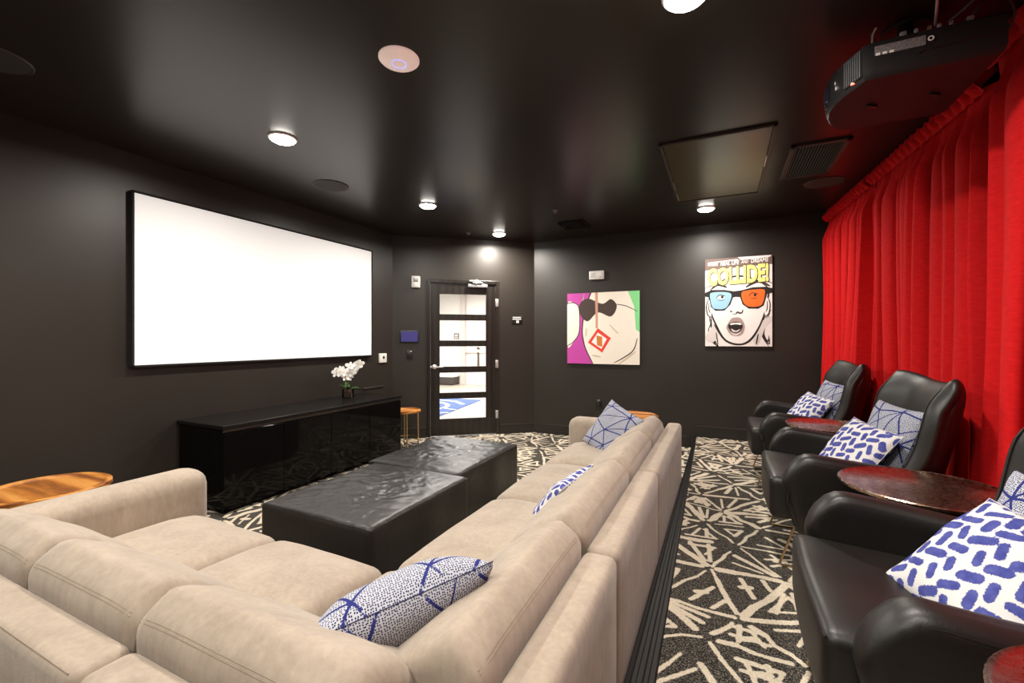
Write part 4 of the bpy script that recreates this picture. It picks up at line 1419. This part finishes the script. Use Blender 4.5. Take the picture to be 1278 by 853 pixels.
# ---------------------------------------------------------------- wall devices
def on_door_wall(s, z, name, label, cat):
    t = thing(name, label, cat, A + DW * s + Vector((0, 0, z)))
    t.rotation_euler = (0, 0, math.atan2(DW.y, DW.x))
    return t     # local x along the wall, -y into the room
t = on_door_wall(.22, 1.36, 'touch_panel', 'black framed wall touch panel with a violet lit display left of the door', 'control panel')
bm = BM(); add_box(bm, (0, -.010, 0), (.245, .020, .165), .006); obj('bezel', bm, MAT['black'], t)
bm = BM(); add_box(bm, (0, -.021, 0), (.215, .003, .135)); obj('display', bm, MAT['purple'], t, False)
t = on_door_wall(.225, 1.115, 'light_switch', 'black light switch on the wall under the violet touch panel', 'light switch')
bm = BM(); add_box(bm, (0, -.004, 0), (.075, .008, .12), .003); obj('plate', bm, MAT['black'], t)
bm = BM(); add_box(bm, (0, -.011, 0), (.034, .008, .066), .003); r = obj('rocker', bm, MAT['black'], t)
bm = BM(); add_box(bm, (0.012, -.0095, .048), (.022, .004, .010)); obj('indicator', bm, MAT['white'], t)
t = on_door_wall(.302, 2.09, 'wall_alarm', 'white wall alarm unit high on the wall left of the door', 'alarm')
bm = BM(); add_box(bm, (0, -.022, 0), (.115, .044, .155), .010); obj('housing', bm, MAT['white'], t)
bm = BM(); add_box(bm, (0, -.046, .028), (.06, .006, .055), .003); obj('strobe_window', bm, MAT['grey'], t)
bm = BM(); add_lathe(bm, [(0, 0), (.024, 0), (.022, .005), (0, .006)], (0, -.044, -.038), 20, 0, RX); obj('speaker', bm, MAT['lamp_trim'], t)
t = on_door_wall(1.693, 1.60, 'room_sign', 'small dark room sign with white print right of the door', 'sign')
bm = BM(); add_box(bm, (0, -.005, 0), (.15, .010, .115), .003); obj('plate', bm, MAT['black'], t)
bm = BM(); add_box(bm, (0, -.0115, .030), (.115, .003, .014)); add_box(bm, (0, -.0115, .006), (.125, .003, .012)); add_box(bm, (.01, -.0115, -.030), (.038, .003, .034)); obj('print', bm, MAT['white'], t, False)
t = thing('wall_thermostat', 'white square thermostat on the left wall beside the screen corner', 'thermostat', (XL, 4.38, 1.083)); t.rotation_euler = (0, 0, PI / 2)
bm = BM(); add_box(bm, (0, -.012, 0), (.135, .024, .12), .008); obj('housing', bm, MAT['white'], t)
bm = BM(); add_box(bm, (.005, -.026, .006), (.034, .004, .034), .002); obj('display', bm, MAT['black'], t)
t = thing('wall_strip', 'short thin grey strip on the left wall above the right end of the console', 'cable cover', (XL, 4.22, .722)); t.rotation_euler = (0, math.radians(0), PI / 2)
bm = BM(); add_box(bm, (0, -.008, 0), (.36, .016, .02), .004); obj('cover', bm, MAT['edge'], t)
t = thing('wall_strobe', 'white rectangular alarm strobe on the back wall above the square canvas', 'alarm', (-1.505, YB, 2.176))
bm = BM(); add_box(bm, (0, -.02, 0), (.20, .04, .115), .010); obj('housing', bm, MAT['white'], t)
bm = BM(); add_lathe(bm, [(0, 0), (.032, 0), (.028, .012), (0, .018)], (.05, -.04, 0), 20, 0, RX); obj('strobe_lens', bm, MAT['lamp_trim'], t)
bm = BM()
for k in range(4): add_box(bm, (-.045, -.0405, .024 - .016 * k), (.06, .002, .004))
obj('sound_slots', bm, MAT['grey'], t)
t = thing('wall_outlet', 'black outlet plate low on the back wall left of the far sofa pillow', 'outlet', (-1.48, YB, .455))
bm = BM(); add_box(bm, (0, -.005, 0), (.075, .010, .125), .003); obj('plate', bm, MAT['black'], t)
bm = BM(); add_box(bm, (0, -.03, .01), (.05, .04, .07), .006); obj('plug', bm, MAT['black'], t)
bm = BM(); add_box(bm, (0, -.0115, .056), (.02, .003, .006)); obj('cover_screw', bm, MAT['white'], t)

# ---------------------------------------------------------------- ceiling devices
t = thing('wifi_access_point', 'shallow white dome with a blue ring light on the ceiling', 'access point', (-1.43, 1.71, H))
bm = BM(); add_lathe(bm, [(.098, 0), (.098, -.006), (.090, -.014), (.050, -.026), (.0, -.030)], n=56); d = obj('dome', bm, MAT['ap'], t)
bm = BM(); add_tube(bm, [(.034 * math.cos(2 * PI * i / 36), .034 * math.sin(2 * PI * i / 36), -.0280) for i in range(36)], .003, 6, True); obj('ring_light', bm, MAT['blue_ring'], t)
SPK = [(-3.16, 2.86, 'flush round black ceiling speaker nearest the white screen'), (-3.22, .84, 'flush round black ceiling speaker cut off by the left picture edge'), (.81, 4.66, 'flush round black ceiling speaker between the air vent and the red curtain')]
for k, (x, y, lb) in enumerate(SPK):
    if k == 0:
        t = thing('ceiling_speaker', lb, 'speaker', (x, y, H), 0, 'flush ceiling speakers')
        bm = BM(); add_lathe(bm, [(.150, 0), (.150, -.004), (.144, -.007), (.138, -.005)], n=56, cap=False); obj('rim', bm, MAT['vent'], t)
        bm = BM(); add_lathe(bm, [(.139, -.004), (.10, -.007), (0, -.009)], n=56); obj('grille', bm, plain('speaker_mesh', (.030, .026, .023), .7, var=.4, scale=500), t)
        sp0 = t
    else:
        t = copy_tree(sp0); t.location = (x, y, H); t['label'] = lb
# hatch
t = thing('ceiling_hatch', 'large olive-tinted access hatch with a slim frame in the ceiling', 'access panel', (-.04, 3.97, H), 0)
hx, hy = .725, 1.44
bm = BM(); add_box(bm, (0, 0, -.004), (hx - .05, hy - .05, .010), .001); obj('panel', bm, MAT['hatch'], t, False)
bm = BM()
for s in (-1, 1):
    add_box(bm, (s * (hx / 2 - .011), 0, -.008), (.022, hy, .016), .003); add_box(bm, (0, s * (hy / 2 - .011), -.008), (hx, .022, .016), .003)
obj('frame', bm, MAT['vent'], t, False)
bm = BM()
for x, y in ((-.34, .2), (-.34, .52), (.34, -.1)): add_box(bm, (x, y, -.0175), (.006, .22, .003))
obj('hinge_strip', bm, MAT['chrome'], t, False)
# air vent
t = thing('ceiling_vent', 'dark slatted air vent in the ceiling beside the hatch', 'vent', (.625, 4.04, H))
vx, vy = .36, .72
bm = BM(); add_box(bm, (0, 0, -.002), (vx - .04, vy - .04, .004)); obj('cavity', bm, MAT['vent_dark'], t, False)
bm = BM()
for s in (-1, 1):
    add_box(bm, (s * (vx / 2 - .018), 0, -.008), (.036, vy, .016), .004); add_box(bm, (0, s * (vy / 2 - .018), -.008), (vx, .036, .016), .004)
obj('frame', bm, MAT['vent'], t, False)
for k in range(15):
    bm = BM(); add_box(bm, (-vx / 2 + .045 + k * (vx - .09) / 14, 0, -.009), (.003, vy - .06, .014), 0, 2, Matrix.Rotation(.5, 3, 'Y')); obj('slat', bm, MAT['vent'], t, False)
# small square diffuser and sprinkler heads
t = thing('ceiling_diffuser', 'small dark square ceiling diffuser near the door corner', 'vent', (-1.60, 5.08, H))
bm = BM()
for k, s in enumerate((.30, .22, .14, .06)):
    for sg in (-1, 1):
        add_box(bm, (sg * s / 2, 0, -.010 + .0015 * k), (.012, s, .014)); add_box(bm, (0, sg * s / 2, -.010 + .0015 * k), (s, .012, .014))
obj('louvers', bm, MAT['vent_dark'], t, False)
for k, (x, y, lb) in enumerate(((-2.96, 4.9, 'small sprinkler head in the ceiling above the left side of the door'), (-1.61, 4.44, 'small sprinkler head in the ceiling above the far sofa arm'))):
    if k == 0:
        t = thing('sprinkler_head', lb, 'sprinkler', (x, y, H), 0, 'ceiling sprinkler heads')
        bm = BM(); add_lathe(bm, [(.030, 0), (.030, -.004), (.012, -.006), (.010, -.022), (.018, -.024), (.018, -.026), (0, -.027)], n=20); obj('head', bm, MAT['grey'], t)
        s0 = t
    else:
        t = copy_tree(s0); t.location = (x, y, H); t['label'] = lb

# ---------------------------------------------------------------- projector
PXc, PYc, PB, PT = .72, 2.53, 2.395, 2.545
t = thing('projector', 'black projector hanging from the ceiling in front of the red curtain', 'projector', (PXc, PYc, PB))
fp = [(.24, -.265), (-.155, -.265), (-.19, -.255), (-.235, -.16), (-.262, -.08), (-.272, 0), (-.262, .08), (-.235, .16), (-.19, .235), (-.15, .25), (.22, .25), (.24, .22)]
bm = BM()
hb = PT - PB
loops = []
for z, k in ((0, .955), (.012, .985), (.03, 1.0), (hb - .02, 1.0), (hb - .006, .985), (hb, .96)):
    loops.append([bm.verts.new((x * k, y * k, z)) for x, y in fp])
for a, b in zip(loops, loops[1:]):
    for i in range(len(fp)):
        j = (i + 1) % len(fp); bm.faces.new((a[i], a[j], b[j], b[i]))
bm.faces.new(loops[0]); bm.faces.new(loops[-1])
body = obj('housing', bm, MAT['proj'], t, True, 30)
# louvres on the angled corner
p0, p1 = Vector((-.19, -.255, 0)), Vector((-.235, -.16, 0))
bm = BM()
c = (p0 + p1) / 2; dd = (p1 - p0).normalized(); nn = Vector((-dd.y, dd.x, 0)); nn = nn if nn.dot(c) > 0 else -nn
R3 = Matrix((dd, nn, Vector((0, 0, 1)))).transposed()
add_box(bm, c + nn * .001 + Vector((0, 0, hb / 2)), (.095, .004, hb - .035), 0, 2, R3)
obj('vent_recess', bm, MAT['vent_dark'], t, False)
bm = BM()
for k in range(8):
    q = c + dd * (-.042 + .012 * k) + nn * .004 + Vector((0, 0, hb / 2)); add_box(bm, q, (.004, .010, hb - .04), .001, 2, R3)
obj('louver_grille', bm, plain('louver_plastic', (.10, .10, .105), .25), t, False)
# lens and front glass
bm = BM(); RYm = Matrix.Rotation(-PI / 2, 3, 'Y')
add_lathe(bm, [(.055, -.01), (.055, .012), (.049, .015), (.047, .004), (0, .002)], (-.258, 0, hb / 2), 32, 0, RYm); ln = obj('lens_ring', bm, MAT['proj_dark'], t)
bm = BM(); add_lathe(bm, [(.050, 0), (.035, .010), (0, .014)], (-.267, 0, hb / 2), 32, 0, RYm); obj('lens_glass', bm, plain('lens_glass', (.01, .01, .02), .03), ln)
bm = BM()
for k in range(3): add_box(bm, (-.252, -.105 + .012 * k, .06 + .028 * k), (.012, .014, .018), .003)
obj('front_buttons', bm, MAT['chrome'], t)
bm = BM(); add_box(bm, (-.215, -.205, .018), (.012, .012, .006)); obj('status_light', bm, MAT['led'], t)
# rating label with unreadable small print, seam line, sockets
bm = BM(); add_box(bm, (-.075, -.2660, .105), (.16, .002, .038)); lb_ = obj('rating_label', bm, MAT['label_grey'], t, False)
bm = BM()
for k in range(3): add_box(bm, (-.145 + .022 * k, -.2675, .090), (.014, .002, .010))
add_lathe(bm, [(.010, 0), (.010, .002), (.006, .002), (.006, 0)], (.02, -.2665, .107), 16, 0, RX, False)
obj('label_marks', bm, MAT['white'], lb_, False)
bm = BM(); add_tube(bm, [(-.02, -.266, .055), (.0, -.266, .065), (.235, -.266, .075)], .0015, 5); obj('seam_line', bm, MAT['proj_dark'], t)
for k, x in enumerate((-.06, -.02, .02, .05, .085, .14)):
    bm = BM(); add_box(bm, (x, -.250, hb + .006), (.020 if k in (0, 5) else .012, .014, .018), .002); obj('socket', bm, MAT['grey'] if k != 2 else MAT['brass'], t)
for x in (-.10, .12):
    bm = BM(); add_box(bm, (x, .0, -.004), (.05, .014, .010), .003, 2, Matrix.Rotation(.6, 3, 'Z')); obj('foot', bm, MAT['proj_dark'], t)
bm = BM(); add_box(bm, (.02, 0, hb + .020), (.34, .30, .025), .006); br = obj('mount_plate', bm, MAT['black'], t)
bm = BM(); add_lathe(bm, [(.03, hb + .03), (.03, H - PB - .012), (.09, H - PB - .010), (.09, H - PB)], (.02, 0, 0), 24); obj('mount_pole', bm, MAT['black'], br)
bm = BM(); add_tube(bm, [(-.13, -.12, hb + .02), (-.13, -.14, H - PB - .06), (-.12, -.15, H - PB - .04)], .008, 8); obj('mount_arm', bm, MAT['metal'], br)
CAB = [('grey cable looping from the ceiling to the projector, the left of the cables', spline([(.70, 2.06, H), (.715, 2.12, 2.62), (.735, 2.20, 2.565), (.76, 2.285, 2.562)], 8)),
       ('dark cable looping from the ceiling to the projector, the middle of the cables', spline([(.92, 2.08, H), (.88, 2.14, 2.63), (.84, 2.22, 2.58), (.80, 2.285, 2.562)], 8)),
       ('black cable arching from the projector toward the red curtain', spline([(.865, 2.29, 2.56), (.90, 2.27, 2.60), (.96, 2.28, 2.60), (1.0, 2.32, 2.56), (1.0, 2.36, 2.52)], 8))]
for k, (lb, pts) in enumerate(CAB):
    bm = BM(); add_tube(bm, pts, .005, 7); o = obj('cable', bm, MAT['grey'] if k == 0 else MAT['black']); tag(o, lb, 'cable', 'projector cables', 'thing')

# ---------------------------------------------------------------- camera
cam = bpy.data.cameras.new('camera')
cam.sensor_fit = 'HORIZONTAL'; cam.sensor_width = 36.0
cam.lens = 549.0 / 1278 * 36
cam.shift_y = -(426.5 - 424.0) / 1278 * 1.0
cam.clip_start = .02
co = bpy.data.objects.new('camera', cam)
co.location = (0, 0, EYE)
co.rotation_euler = (PI / 2, 0, math.radians(25.5))
COL.objects.link(co)
SC.camera = co

SC.view_settings.view_transform = 'Standard'
SC.view_settings.look = 'None'
SC.view_settings.exposure = 0.0
SC.view_settings.gamma = 1.0
SC.cycles.use_denoising = True
SC.cycles.max_bounces = 8
SC.cycles.diffuse_bounces = 4
SC.cycles.transparent_max_bounces = 12
SC.cycles.sample_clamp_indirect = 6
